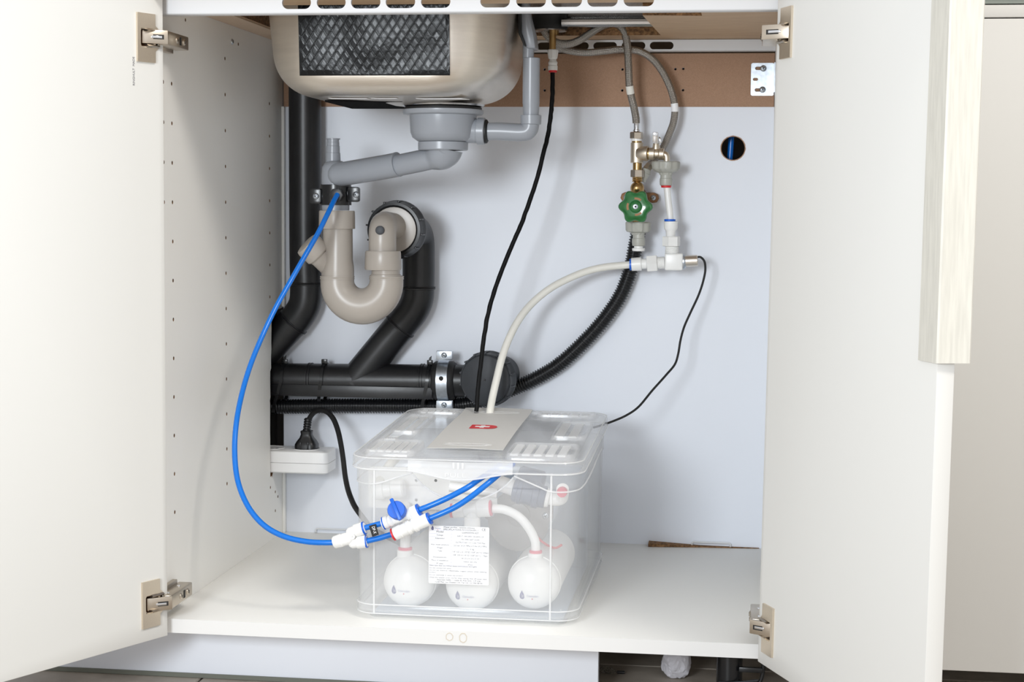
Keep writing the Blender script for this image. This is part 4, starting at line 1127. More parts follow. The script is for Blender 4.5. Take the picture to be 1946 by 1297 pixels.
# thin black sensor cable
tag(MB().tube(spline([(0.653,0.522,0.4502),(0.6585,0.522,0.4502),(0.6641,0.522,0.4448),(0.6662,0.522,0.433),(0.6638,0.522,0.4164),(0.6572,0.52,0.3943),(0.6452,0.515,0.3668),(0.6364,0.51,0.3456),(0.6314,0.505,0.3254),(0.6288,0.5,0.3068),(0.6245,0.495,0.2914),(0.6119,0.485,0.2755),(0.5928,0.47,0.2538),(0.5723,0.455,0.2292),(0.5561,0.445,0.2183),(0.5376,0.435,0.2105),(0.5207,0.425,0.2051),(0.5108,0.415,0.203)], 8), 0.0017, 8).build('sensor_cable', BLACKR), 'thin black cable drooping from the metal sensor to the clear box', 'cable')

# cream tube
tag(MB().tube(spline([(0.5579,0.522,0.4379),(0.5397,0.522,0.4361),(0.516,0.52,0.4334),(0.4909,0.517,0.4276),(0.4614,0.51,0.4156),(0.4348,0.5,0.4006),(0.4107,0.49,0.3801),(0.393,0.475,0.357),(0.3795,0.46,0.3287),(0.3708,0.445,0.2999),(0.3654,0.43,0.27),(0.3615,0.415,0.2442),(0.3601,0.4,0.2242),(0.3591,0.392,0.2082)], 8), 0.00555, 18).build('cream_water_tube', CREAMT), 'cream tube arching from the white tee down into the clear box', 'tube')

# blue tube in the dark behind the round hole
tag(MB().tube([(0.6966,0.615,0.577), (0.6992,0.615,0.6093), (0.7009,0.615,0.6496)], 0.0046, 12).build('blue_water_tube', BLUET), 'blue tube glimpsed through the round hole in the back panel', 'tube')

# ---------------------------------------------------------------- socket strip and plug
sk = thing('socket_strip', 'white two-gang socket strip poking through the left cut-out', 'socket', (0.03, 0.50, 0.108))
SX1 = 0.0905
def sring(z, ins): return [(a, b, z) for a, b in rrect(-0.07 + ins, SX1 - ins, 0.5055 + ins, 0.566 - ins, 0.008 - min(ins, .004), 6)]
MB().loops([sring(0.1065, 0.003), sring(0.1085, 0.0005), sring(0.1225, 0.0)]).build('lower_shell', SOCKW, sk)
MB().loops([sring(0.1228, 0.0006), sring(0.1234, 0.0), sring(0.1398, 0.0005), sring(0.1415, 0.003)]).build('upper_shell', SOCKW, sk)
for sx in (-0.008, 0.050):
    MB().lathe((sx, 0.536, 0.1411), (0, 0, 1), [(0, 0.021), (0.0014, 0.021), (0.0014, 0.0195), (0.0006, 0.019), (0.0006, 0.0005)], 32).build('socket_ring', SOCKW, sk)
MB().lathe((0.004, 0.527, 0.1415), (0, 0, 1), [(0, 0.0024), (0.0007, 0.0024)], 12).build('socket_hole', SLOTK, sk)
pg = thing('power_plug', 'black mains plug standing in the white socket strip with its cord', 'plug', (0.05, 0.536, 0.142))
cx_, cy_ = (0.0494,0.536,0.1443)[0], 0.536
prof2 = [(0.1425, 0.0172, 0.0165), (0.149, 0.0172, 0.016), (0.154, 0.0145, 0.014), (0.160, 0.0100, 0.010), (0.165, 0.0084, 0.0084), (0.1685, 0.0090, 0.009), (0.170, 0.0090, 0.009), (0.171, 0.0060, 0.006)]
MB().loops([[(cx_ + a, cy_ + b, z) for a, b in rrect(-rx, rx, -ry, ry, min(rx, ry) * 0.55, 5)] for z, rx, ry in prof2]).build('plug_body', BLACKP, pg)
prof = []
zz = 0.0
for k in range(5): prof += [(zz, 0.0054), (zz + 0.0006, 0.0064), (zz + 0.0028, 0.0062), (zz + 0.0032, 0.0046), (zz + 0.0040, 0.0046)]; zz += 0.0040
MB().lathe((cx_, cy_, 0.170), (0.12, 0, 1), prof, 18).build('strain_relief', BLACKP, pg)
for s_ in (-1, 1):
    MB().box((cx_ + s_ * 0.006 - 0.0012, cy_ - 0.0178, 0.1425), (cx_ + s_ * 0.006 + 0.0012, cy_ - 0.0150, 0.154)).build('grip_rib', BLACKP, pg, bevel=0.0005)
MB().tube(spline([(0.052,0.536,0.186),(0.0567,0.534,0.1938),(0.0645,0.53,0.2011),(0.0764,0.52,0.2051),(0.089,0.51,0.2033),(0.1019,0.495,0.1957),(0.1122,0.48,0.1824),(0.122,0.46,0.1652),(0.131,0.44,0.1426),(0.139,0.42,0.1196),(0.1479,0.4,0.1033),(0.1582,0.38,0.0914),(0.1692,0.36,0.0828),(0.1825,0.35,0.0703),(0.1962,0.345,0.057)] + [(0.2330, 0.3350, 0.0420), (0.2440, 0.3300, 0.0380)], 8), 0.00406, 12).build('mains_cord', BLACKR, pg)

# ---------------------------------------------------------------- odds and ends under the cabinet
bm = bmesh.new(); bmesh.ops.create_icosphere(bm, subdivisions=4, radius=1)
pb = MB()
random.seed(21); planes = []
while len(planes) < 46:
    q = Vector((random.uniform(-1, 1), random.uniform(-1, 1), random.uniform(-1, 1)))
    if 0.1 < q.length < 1: planes.append((q.normalized(), random.uniform(0.78, 1.0)))
for v in bm.verts:
    n_ = v.co.normalized()
    h = min([d_ / max(n_.dot(q), 0.05) for q, d_ in planes if n_.dot(q) > 0.05] + [1.15])
    h += 0.10 * (0.35 - abs(noise.noise(n_ * 2.6 + Vector((1, 5, 2))))) + 0.05 * (0.3 - abs(noise.noise(n_ * 6.0)))
    v.co = n_ * h
c_ = Vector(((0.6446,0.17,-0.0736)[0], 0.185, FZ))
zmin = min(v.co.z for v in bm.verts)
idx = {v: i for i, v in enumerate(bm.verts)}
pb.v = [c_ + Vector((v.co.x * 0.021, v.co.y * 0.021, (v.co.z - zmin) * 0.026 + 0.0005)) for v in bm.verts]
for f in bm.faces: pb.face([idx[v] for v in f.verts])
bm.free()
tag(pb.build('paper_ball', PAPERW, angle=12), 'crumpled white paper ball on the floor tiles under the cabinet', 'paper')
c_ = Vector((0.5713,0.19,-0.0895)); c_.z = FZ + 0.0022
tag(MB().tube([c_ + Vector((-0.005, 0, 0)), c_ + Vector((0.005, 0.001, 0))], 0.0021, 10).build('black_wall_plug', BLACKR), 'small black pellet lying on the floor tiles', 'debris')
random.seed(11); df = MB()
c_ = Vector((0.5515,0.19,-0.0819)); c_.z = FZ
for k in range(70):
    a = random.random() * 6.28; b = random.random() * 6.28; r_ = 0.010 * random.random() ** 0.5
    p = c_ + Vector((math.cos(a) * r_, math.sin(a) * r_ * 0.6, 0.001 + random.random() * 0.013 * (1 - r_ / 0.012)))
    d_ = Vector((math.cos(b), math.sin(b), random.uniform(-.3, .5))) * 0.005
    q = p + d_; q.z = max(q.z, FZ + 0.0006)
    df.tube([p, (p + q) / 2 + Vector((0, 0, 0.001)), q], 0.0004, 4)
tag(df.build('dust_tuft', DUST), 'grey tuft of dust and fluff against the plinth end', 'dust', kind='stuff')

# ---------------------------------------------------------------- clear storage box
KX0, KX1, KY0, KY1 = 0.2405, 0.5275, 0.036, 0.428
bx = thing('storage_box', 'clear plastic storage box with lid holding the water purifier', 'box', (0.384, 0.232, 0))
def kring(ins, z, r=0.030): return [(a, b, z) for a, b in rrect(KX0 + ins, KX1 - ins, KY0 + ins, KY1 - ins, max(r - ins, 0.006), 8)]
outp = [(0.017, 0.0003), (0.0155, 0.0065), (0.013, 0.0075), (0.002, 0.0080), (0.0010, 0.0100), (0.0020, 0.0205), (0.0032, 0.0215), (0.0018, 0.1730), (0.0002, 0.1745), (0.0, 0.1940)]
inn = [(0.0020, 0.1940), (0.0022, 0.1750), (0.0038, 0.1730), (0.0052, 0.0220), (0.0040, 0.0205), (0.0032, 0.0110), (0.0150, 0.0095), (0.0175, 0.0023)]
body = MB().loops([kring(i, z) for i, z in outp + inn]).build('body', BOXP, bx, angle=40)
ac = MB().lathe((0.3815, 0.0, 0.2362 - 0.0005), (0, 1, 0), [(0, 0.0790), (0.06, 0.0790)], 64)
boolean(body, ac)
# moulded edges that read as white lines: handle-hole bead, ledge lines, corner ribs
bd = []
for k in range(33):
    t = math.radians(-146 + 112 * k / 32)
    z_ = 0.2357 + 0.0796 * math.sin(t)
    if z_ < 0.190: bd.append((0.3815 + 0.0796 * math.cos(t), KY0 + 0.0026, z_))
MB().tube(bd, 0.0011, 8).build('handle_hole_bead', RIBP, body)
for ins, z, r_ in ((0.0006, 0.0200, 0.0008), (0.0012, 0.0085, 0.0007)):
    MB().tube([Vector(p) for p in kring(ins, z) + kring(ins, z)[:1]], r_, 6, caps=False).build('ledge_bead', RIBP, body)
rp = [Vector(p) for p in kring(0.0004, 0.1738)]
rp = [p for p in rp]
k0 = min(range(len(rp)), key=lambda k: (rp[k] - Vector((0.445, KY0, rp[k].z))).length)
# rim line, swept down a little towards the corners as moulded
seq = [(0.300, 0.1850), (0.285, 0.1800), (0.2700, 0.1768)]
for pth in ([(0.3170, KY0, 0.1895), (0.298, KY0, 0.1835), (0.285, KY0, 0.1785), (0.2705, KY0, 0.1745), (0.256, KY0 + 0.006, 0.1735), (0.2455, KY0 + 0.015, 0.1740), (KX0, KY0 + 0.030, 0.1745), (KX0, 0.36, 0.180)],
            [(0.446, KY0, 0.1895), (0.462, KY0, 0.1830), (0.478, KY0, 0.1765), (0.4915, KY0, 0.1715), (0.510, KY0 + 0.005, 0.1705), (0.522, KY0 + 0.014, 0.1715), (KX1, KY0 + 0.030, 0.1725), (KX1, 0.36, 0.180)]):
    MB().tube(spline(pth, 6), 0.0010, 8).build('rim_bead', RIBP, body)
for x_ in (0.2685, 0.4925):
    MB().box((x_ - 0.0012, KY0 + 0.0002, 0.0095), (x_ + 0.0012, KY0 + 0.0040, 0.1935)).build('corner_rib', RIBP, body, bevel=0.0004)

# lid
LS = 0.038
def lz(y_): return 0.2085 + LS * (y_ - 0.03)
LX0, LX1, LY0, LY1 = 0.2355, 0.5325, 0.030, 0.434
def lring(ins, dz, r=0.034): return [(a, b, lz(b) + dz) for a, b in rrect(LX0 + ins, LX1 - ins, LY0 + ins, LY1 - ins, max(r - ins, 0.006), 8)]
lid = MB().loops([lring(0.0, -0.0155), lring(0.0004, -0.003), lring(0.002, -0.0008), lring(0.004, 0.0), lring(0.0120, 0.0), lring(0.0132, -0.0030), lring(0.05, -0.0030), lring(0.05, -0.0046), lring(0.0146, -0.0046), lring(0.0132, -0.0016), lring(0.0046, -0.0016), lring(0.0026, -0.0030), lring(0.0020, -0.0155)], False, False).build('lid', LIDP, bx, angle=40)
MB().loops([lring(0.05, -0.0030), lring(0.05, -0.0046)]).build('lid_panel', LIDP, lid)
MB().tube([Vector(p) for p in lring(0.0002, -0.0152) + lring(0.0002, -0.0152)[:1]], 0.0009, 6, caps=False).build('skirt_bead', RIBP, lid)
MB().tube([Vector(p) for p in lring(0.0015, -0.0010) + lring(0.0015, -0.0010)[:1]], 0.0008, 6, caps=False).build('shoulder_bead', RIBP, lid)


def pad(x0, x1, y0, y1, h, stripes, along):
    def r_(ins, dz): return [(a, b, lz(b) - 0.003 + dz) for a, b in rrect(x0 + ins, x1 - ins, y0 + ins, y1 - ins, 0.010 - ins, 6)]
    p_ = MB().loops([r_(0, 0), r_(0.0010, h * 0.8), r_(0.0024, h), r_(0.0036, h - 0.0014), r_(0.0030, 0.0002)], False, False).build('corner_pad', LIDP, lid, angle=40)
    n = stripes
    for k in range(n):
        if along == 'x':
            a = x0 + 0.007 + (x1 - x0 - 0.014) * k / n; w = (x1 - x0 - 0.014) / n * 0.66
            q = [(a, y0 + 0.006), (a + w, y0 + 0.006), (a + w, y1 - 0.006), (a, y1 - 0.006)]
        else:
            a = x0 + 0.006 + (x1 - x0 - 0.012) * k / n; w = (x1 - x0 - 0.012) / n * 0.6
            q = [(a, y0 + 0.008), (a + w, y0 + 0.008), (a + w, y1 - 0.008), (a, y1 - 0.008)]
        MB().loops([[(u, v, lz(v) - 0.0034 + h - 0.0036) for u, v in q], [(u, v, lz(v) - 0.0034 + h - 0.0016) for u, v in q]]).build('pad_rib', RIBP, lid)


pad(0.2500, 0.3160, 0.055, 0.135, 0.0085, 5, 'x')
pad(0.4300, 0.5190, 0.055, 0.138, 0.0085, 5, 'x')
pad(0.2495, 0.2900, 0.215, 0.355, 0.0060, 2, 'y')
pad(0.4700, 0.5190, 0.205, 0.330, 0.0060, 2, 'y')
pad(0.2520, 0.3160, 0.388, 0.422, 0.0050, 5, 'x')
pad(0.4290, 0.5160, 0.388, 0.422, 0.0050, 5, 'x')
# embossed mark
o_ = MB()
plate(o_, [[(0, 0), (0.016, 0), (0.016, 0.024), (0, 0.024)], [(0.0016, 0.0016), (0.0016, 0.0224), (0.0144, 0.0224), (0.0144, 0.0016)]], 0.0006, (0.2505, 0.178, lz(0.178) - 0.003), (1, 0, 0), (0, 1, LS)).build('embossed_frame', RIBP, lid)
for k, (u, w, a, b) in enumerate(((0.003, 0.0018, 0.004, 0.020), (0.0062, 0.0014, 0.004, 0.020), (0.009, 0.0018, 0.004, 0.012), (0.012, 0.0014, 0.005, 0.019))):
    o_ = MB(); plate(o_, [[(u, a), (u + w, a), (u + w, b), (u, b)]], 0.0006, (0.2505, 0.178, lz(0.178) - 0.003), (1, 0, 0), (0, 1, LS)).build('embossed_bar', RIBP, lid)
# front pull flap
fl = []
for k in range(25):
    u = -1 + 2 * k / 24
    fl.append((0.3790 + u * 0.0660, -0.0155 - 0.0085 * (0.5 + 0.5 * math.cos(math.pi * u)) ** 0.8))
rings = []
for dy, sh in ((0.0, 0), (-0.006, 1)):
    pass
flap = MB()
top = [(x_, LY0 - 0.0065 * (0.5 + 0.5 * math.cos(math.pi * (x_ - 0.379) / 0.066)), lz(LY0) - 0.002) for x_, _ in fl]
bot = [(x_, LY0 - 0.0065 * (0.5 + 0.5 * math.cos(math.pi * (x_ - 0.379) / 0.066)) - 0.001, lz(LY0) + d_) for x_, d_ in fl]
topb = [(a, b + 0.0016, c) for a, b, c in top]; botb = [(a, b + 0.0016, c) for a, b, c in bot]
flap.loops([[top[k], bot[k], botb[k], topb[k]] for k in range(25)])
fo = tag(flap.build('pull_flap', FLAPP, lid), 'curved pull flap at the front of the lid')
MB().tube([Vector(p) for p in bot], 0.0010, 8).build('flap_edge', RIBP, lid)
MB().loops([[top[k], (top[k][0], LY0 + 0.004, lz(LY0) - 0.0006), (top[k][0], LY0 + 0.004, lz(LY0) - 0.0018), topb[k]] for k in range(25)]).build('flap_shoulder', LIDP, lid)
for k in range(3):
    MB().box((0.3705 + k * 0.0058, LY0 - 0.0072, lz(LY0) - 0.0105), (0.3733 + k * 0.0058, LY0 - 0.0058, lz(LY0) - 0.0025)).build('flap_bar', RIBP, lid, bevel=0.0003)
t_ = MB(); text(t_, 'PULL', 0.0072, (0.3605, LY0 - 0.0074, lz(LY0) - 0.0205), (1, 0, 0), (0, 0, 1), 0.0006, width=0.027)
t_.build('flap_lettering', RIBP, lid)

# sheet of grey paper on the lid with its red shield
sh = []
for k in range(13):
    u = k / 12; y_ = 0.116 + (0.434 - 0.116) * u
    bul = 0.0024 * math.sin(math.pi * u) + (0.0008 if u < 0.9 else 0.0008 + 0.003 * (u - 0.9) / 0.1)
    sh.append([(0.3205 - 0.002 * u, y_, lz(y_) - 0.0026 + bul), (0.3705, y_, lz(y_) - 0.0026 + bul + 0.0012), (0.4205 - 0.002 * u, y_, lz(y_) - 0.0026 + bul), (0.4205 - 0.002 * u, y_, lz(y_) - 0.0030 + bul), (0.3705, y_, lz(y_) - 0.0030 + bul + 0.0012), (0.3205 - 0.002 * u, y_, lz(y_) - 0.0030 + bul)])
sheet = tag(MB().loops(sh).build('paper_sheet', PAPERG), 'pale grey paper sheet with a red shield lying on the clear lid', 'paper')
def on_sheet(outl, m, name, dz):
    o_ = MB(); plate(o_, outl, 0.0002, (0.3705, 0.267, lz(0.267) - 0.0026 + 0.0024 + 0.0022 + dz), (1, 0, 0), (0, 1, LS)); return o_.build(name, m, sheet)
s_ = [(-0.012, 0.019)] + [(0.012, 0.019), (0.012, -0.002)] + [(0.012 * math.cos(t), -0.002 - 0.018 * math.sin(t) ** 0.8) for t in [math.pi * k / 12 for k in range(1, 12)]] + [(-0.012, -0.002)]
rot90 = lambda L_: [(-b, a) for a, b in L_]
shp = [(v * 0.72 + 0.003, u * 1.35) for u, v in s_]
shp = [(-(b) * 0.95 + 0.001, a * 1.25) for a, b in s_]
red = on_sheet([shp], INKR, 'red_shield', 0.0)
on_sheet([[(-0.0105, -0.0035), (-0.0035, -0.0035), (-0.0035, -0.0090), (0.0025, -0.0090), (0.0025, -0.0035), (0.0095, -0.0035), (0.0095, 0.0035), (0.0025, 0.0035), (0.0025, 0.0090), (-0.0035, 0.0090), (-0.0035, 0.0035), (-0.0105, 0.0035)]], LABELW, 'white_cross', 0.0003)
for yy, xx, ln in ((0.392, 0.371, 0.034), (0.128, 0.373, 0.031)):
    o_ = MB().tube([Vector((xx + ln * math.cos(t), yy + 0.009 * math.sin(t), lz(yy) + 0.0022)) for t in [2 * math.pi * k / 32 for k in range(33)]], 0.0006, 6, caps=False)
    o_.build('grip_oval', LIDP, lid)

# ---- specification label on the front
LB0, LB1, LZ0, LZ1 = 0.3385, 0.4150, 0.0500, 0.1235
LYF = KY0 + 0.0024
lb = MB(); plate(lb, [rrect(LB0, LB1, LZ0, LZ1, 0.0018)], 0.0003, (0, LYF - 0.0001, 0), (1, 0, 0), (0, 0, 1))
lab = tag(lb.build('spec_label', LABELW, bx), 'white specification label printed with a table')
LW, LH = LB1 - LB0, LZ1 - LZ0
def row_z(f): return LZ1 - LH * f
gt = MB(); bt = MB()
YT = LYF - 0.0005
CX1, CX2 = LB0 + LW * 0.185, LB0 + LW * 0.69
def put(mbx, s, f, x, size, width, al='CENTER'): text(mbx, s, size, (x, YT, row_z(f)), (1, 0, 0), (0, 0, 1), 0.0001, al, width)
put(bt, 'Water purifier, reverse osmosis', 0.032, LB0 + LW * 0.24, 0.0028, LW * 0.52, 'LEFT')
put(bt, 'SPECIFICATIONS R7310754-001-1', 0.072, LB0 + LW * 0.24, 0.0028, LW * 0.58, 'LEFT')
put(bt, 'CE', 0.062, LB0 + LW * 0.875, 0.0042, LW * 0.065, 'LEFT')
put(bt, 'Model', 0.115, CX1, 0.0031, LW * 0.115)
put(bt, 'OSMODYN KIT', 0.121, CX2, 0.0031, LW * 0.28)
rows = [('Voltage', 'INPUT 100-240V~50-60Hz 2A', .44), ('Adaptateur', 'PA 1090-360T1A200', .30), ('', 'OUTPUT/36V === 2.0A 72W Max', .49), ('Inter water pressure', '2,5 bar (0.25 MPa) \u00e0 5 bar (0,5 MPa)', .55), ('Weight', '+/- 6 kg', .12),
        ('Tube', '1/4" OD x 0.170"ID 150F\u00b0(65\u00b0C) 230psi', .60), ('', '3/8" OD X 1/4" ID 150F\u00b0(65\u00b0C) 170psi', .57), ('Dimension(cm)', 'W 23 x H 23 x D 34', .29), ('Place of installation', 'indoor use only', .22), ('IP class', 'IPX0', .07)]
wl = {'Voltage': .11, 'Adaptateur': .16, 'Inter water pressure': .30, 'Weight': .10, 'Tube': .07, 'Dimension(cm)': .22, 'Place of installation': .28, 'IP class': .11}
for k, (a, b, w) in enumerate(rows):
    f_ = 0.172 + 0.0545 * k
    if a: put(gt, a, f_, CX1, 0.0026, LW * wl[a])
    put(gt, b, f_ + 0.008, CX2, 0.0026, LW * w)
foot = [('Make sure that you follow these instructions throughly', .700, .79), ('Do not connect hot water', .742, .37), ('Do not use chemical, inflammable, organic solvent when cleaning', .782, .95), ('product', .818, .11), ('Do not submerge in water the product', .862, .56), ('When the system is not use for long: unplug, shut off water valve', .906, .96)]
for s, f_, w in foot: put(gt, s, f_, LB0 + LW * 0.008, 0.0024, LW * w, 'LEFT')
put(bt, "Nutridyn SARL 1 ruelle du P'tit Gris   CP 226", .945, LB0 + LW * 0.5, 0.0026, LW * 0.72)
put(bt, '1228 Plan Les Ouates CH  T\u00e9l +41 22 794 38 54', .983, LB0 + LW * 0.5, 0.0026, LW * 0.78)
tag(gt.build('grey_lettering', INK, lab), None, kind='stuff'); tag(bt.build('bold_lettering', INKB, lab), None, kind='stuff')
ln = MB()
for k in range(12):
    z_ = row_z(0.082 + 0.0545 * k) if k else row_z(0.080)
    ln.box((LB0 + 0.0006, YT, z_ - 0.00008), (LB1 - 0.0006, YT + 0.0001, z_ + 0.00008))
ln.box((LB0 + LW * 0.375, YT, row_z(0.68)), (LB0 + LW * 0.3775, YT + 0.0001, row_z(0.082)))
tag(ln.build('table_rules', INKG, lab), 'thin table lines', kind='stuff')


def drop(cx, cz, h):
    """water-drop logo outline, two pieces"""
    o_ = []
    for k in range(25):
        t = math.pi * k / 24
        o_.append((cx + 0.36 * h * math.sin(t) * (math.sin(t / 2) ** 1.3), cz + h * 0.5 * math.cos(t)))
    for k in range(23, 0, -1):
        t = math.pi * k / 24
        o_.append((cx - 0.36 * h * math.sin(t) * (math.sin(t / 2) ** 1.3), cz + h * 0.5 * math.cos(t)))
    return o_


def leaf(cx, cz, h):
    o_ = []
    for k in range(13):
        t = k / 12; o_.append((cx + h * (0.02 + 0.10 * math.sin(math.pi * t)), cz + h * (0.16 - 0.52 * t)))
    for k in range(12, -1, -1):
        t = k / 12; o_.append((cx + h * (0.02 + 0.17 * math.sin(math.pi * t)), cz + h * (0.16 - 0.52 * t)))
    return o_


def logo(parent, cx, cz, h, yy, tsize, tw, wrap=None):
    d_ = MB(); plate(d_, [drop(cx, cz, h), leaf(cx - h * 0.10, cz - h * 0.05, h * 0.95), leaf(cx + h * 0.10, cz - h * 0.08, h * 0.7)], 0.0002, (0, yy, 0), (1, 0, 0), (0, 0, 1))
    if wrap: wrap(d_)
    d_.build('drop_logo', INKV, parent)
    t_ = MB(); text(t_, 'Osmodyn', tsize, (cx + h * 0.5, yy, cz - h * 0.22), (1, 0, 0), (0, 0, 1), 0.0002, 'LEFT', tw)
    if wrap: wrap(t_)
    t_.build('logo_lettering', INKG, parent)
    r_ = MB(); plate(r_, [circ(cx + h * 0.5 + tw * 0.48, cz - h * 0.42, h * 0.07, 12)], 0.0002, (0, yy, 0), (1, 0, 0), (0, 0, 1))
    if wrap: wrap(r_)
    r_.build('logo_dot', INKR, parent)


logo(lab, LB0 + LW * 0.062, row_z(0.038), 0.0058, YT, 0.0022, LW * 0.1)

# ---------------------------------------------------------------- water purifier inside
wp = thing('water_purifier', 'reverse osmosis water purifier seen hazily inside the clear box', 'water purifier', (0.384, 0.2, 0.0035))
CR = 0.0335
def canister(cx, cz, y0, y1):
    prof = []
    for k in range(9):
        t = math.radians(90 * k / 8)
        prof.append((0.020 * (1 - math.sin(t)) if False else 0.022 - 0.022 * math.cos(t) * 1.0 if False else 0, 0))
    prof = [(0.024 * (1 - math.cos(math.radians(a))), CR * math.sin(math.radians(a)) if a else 0.0004) for a in range(0, 91, 9)]
    prof += [(0.030, CR * 1.0), (0.0305, CR * 1.03), (0.037, CR * 1.03), (0.0375, CR), (y1 - y0 - 0.02, CR), (y1 - y0, CR * 0.6)]
    c_ = MB().lathe((cx, y0, cz), (0, 1, 0), prof, 36).build('filter_canister', WHITEP, wp)
    return c_
for (cx, cz), lx, ly in (((0.3035, 0.0400), (0.2872,0.075,0.0328), 0), ((0.3850, 0.0385), (0.3702,0.075,0.0286), 0), ((0.4655, 0.0440), (0.4529,0.075,0.0326), 0)):
    c_ = canister(cx, cz, 0.066, 0.30)
    # printed mark just proud of the dome
    hx = lx[0]; hz = lx[2]
    def wrap(mbx, cx=cx, cz=cz):      # lay the print on the dome
        y0_ = min(v.y for v in mbx.v)
        for v in mbx.v:
            r_ = min(math.hypot(v.x - cx, v.z - cz) / CR, 0.999)
            v.y = 0.066 + 0.024 * (1 - math.sqrt(1 - r_ * r_)) - 0.0002 - (0.0002 if v.y < y0_ + 0.0001 else 0)
    logo(c_, hx, hz, 0.0120, 0.05, 0.0046, 0.0150, wrap)
# elbows and collars on the canisters
def col(px, rows, y, hw):
    pass
MB().lathe((0.2969,0.095,0.0418),(0,0,1),[(0.0000,0.0102),(0.0221,0.0106),(0.0235,0.0109),(0.0373,0.0105),(0.0380,0.0088)], 26).build('collar', WHITEP, wp)
MB().lathe((0.2968,0.095,0.079),(0,0,1),[(0.0000,0.0088),(0.0034,0.0092),(0.0041,0.0068)], 24).build('collet_ring', PINKP, wp)
MB().tube(spline([(0.2967,0.095,0.0797),(0.2964,0.1,0.096),(0.296,0.115,0.1139),(0.2894,0.13,0.1318)], 6), 0.00681, 16).build('feed_tube', WHITEP, wp)
MB().lathe((0.4664,0.095,0.0484),(0,0,1),[(0.0000,0.0108),(0.0171,0.0104),(0.0178,0.0098),(0.0328,0.0094),(0.0335,0.0081)], 26).build('collar', WHITEP, wp)
MB().lathe((0.4668,0.095,0.0819),(0,0,1),[(0.0000,0.0081),(0.0027,0.0084),(0.0034,0.0061)], 24).build('collet_ring', PINKP, wp)
MB().tube(spline([(0.4098,0.1,0.1363),(0.4248,0.1,0.1354),(0.4433,0.1,0.1272),(0.458,0.098,0.1117),(0.4658,0.096,0.096),(0.4668,0.095,0.0812)], 8), 0.00580, 16).build('bent_tube', WHITEP, wp)
# tee in the middle
MB().lathe((0.3577,0.1,0.1318),(0.9949,0,0.1004),[(0.0000,0.0081),(0.0015,0.0098),(0.0143,0.0098),(0.0153,0.0085),(0.0316,0.0088),(0.0336,0.0108),(0.0484,0.0112),(0.0510,0.0088)], 26).build('tee_body', WHITEP, wp)
MB().lathe((0.4051,0.0995,0.1366),(0.9924,0,0.1233),[(0.0000,0.0088),(0.0004,0.0103),(0.0034,0.0103),(0.0038,0.0088)], 24).build('collet_ring', PINKP, wp)
MB().lathe((0.355,0.0995,0.1318),(0.9994,0,0.0335),[(0.0000,0.0068),(0.0003,0.0092),(0.0031,0.0092),(0.0034,0.0075)], 24).build('collet_ring', PINKP, wp)
MB().lathe((0.3836,0.1,0.0647),(0,0,1),[(0.0000,0.0088),(0.0206,0.0092),(0.0446,0.0091),(0.0453,0.0105),(0.0597,0.0102),(0.0604,0.0081),(0.0700,0.0081)], 26).build('tee_stem', WHITEP, wp)
# dark coupling with white elbow
MB().lathe((0.4341,0.115,0.1591),(0.9794,0,-0.2019),[(0.0000,0.0122),(0.0013,0.0149),(0.0062,0.0156),(0.0075,0.0170),(0.0123,0.0170),(0.0132,0.0153),(0.0264,0.0153),(0.0273,0.0170),(0.0344,0.0170),(0.0352,0.0149),(0.0427,0.0143),(0.0441,0.0109)], 30).build('dark_coupling', NAVY, wp)
MB().lathe((0.4759,0.115,0.1505),(0.9771,0,-0.213),[(0.0000,0.0108),(0.0017,0.0129),(0.0056,0.0115)], 26).build('coupling_flange', WHITEP, wp)
MB().tube(spline([(0.4786,0.115,0.1496),(0.4895,0.115,0.1479),(0.4965,0.113,0.1498),(0.4994,0.105,0.1581),(0.5004,0.095,0.1652)], 6), 0.00812, 18).build('white_elbow', WHITEP, wp)
MB().lathe((0.5003,0.09,0.162), (0, 1, 0), [(0, 0.0055), (-0.001, 0.0066), (0.004, 0.0068), (0.005, 0.005)], 22).build('collet_ring', PINKP, wp)
MB().lathe((0.4085,0.125,0.1677),(0.938,-0.205,-0.2794),[(0.0000,0.0089),(0.0068,0.0102),(0.0307,0.0102),(0.0341,0.0089)], 24).build('white_joint', WHITEP, wp)
MB().lathe((0.4361,0.15,0.1715),(0.9748,0,-0.2232),[(0.0000,0.0124),(0.0036,0.0145),(0.0321,0.0145),(0.0357,0.0110)], 26).build('dark_coupling', NAVY, wp)
# grey pump plate
pc = Vector((0.434,0.17,0.1119))
pp = MB(); plate(pp, [circ(pc.x, pc.z - 0.004, 0.041, 48)], 0.004, (0, 0.176, 0), (1, 0, 0), (0, 0, 1))
po = pp.build('pump_plate', GREYM, wp)
pp = MB(); plate(pp, [rrect(pc.x - 0.046, pc.x + 0.046, pc.z - 0.004, pc.z + 0.024, 0.006)], 0.004, (0, 0.1755, 0), (1, 0, 0), (0, 0, 1)); pp.build('pump_lug', GREYM, po)
MB().lathe((pc.x, 0.172, pc.z + 0.004), (0, -1, 0), [(0, 0.0155), (0.003, 0.0155), (0.0035, 0.014), (0.0035, 0.0005)], 32).build('pump_boss', GREYM, po)
for sx in (-0.036, 0.036): cross_screw((pc.x + sx, 0.1712, pc.z + 0.004), (0, -1, 0), 0.0045, po)
MB().lathe((pc.x, 0.1768, pc.z - 0.004), (0, 1, 0), [(0, 0.038), (0.012, 0.040), (0.12, 0.040), (0.125, 0.034)], 36).build('pump_motor', PALEB, wp)
MB().tube(spline([(0.4523,0.165,0.0973),(0.4665,0.165,0.0823),(0.484,0.165,0.0745),(0.493,0.165,0.0791)], 6), 0.0016, 8).build('red_wire', REDP, wp)
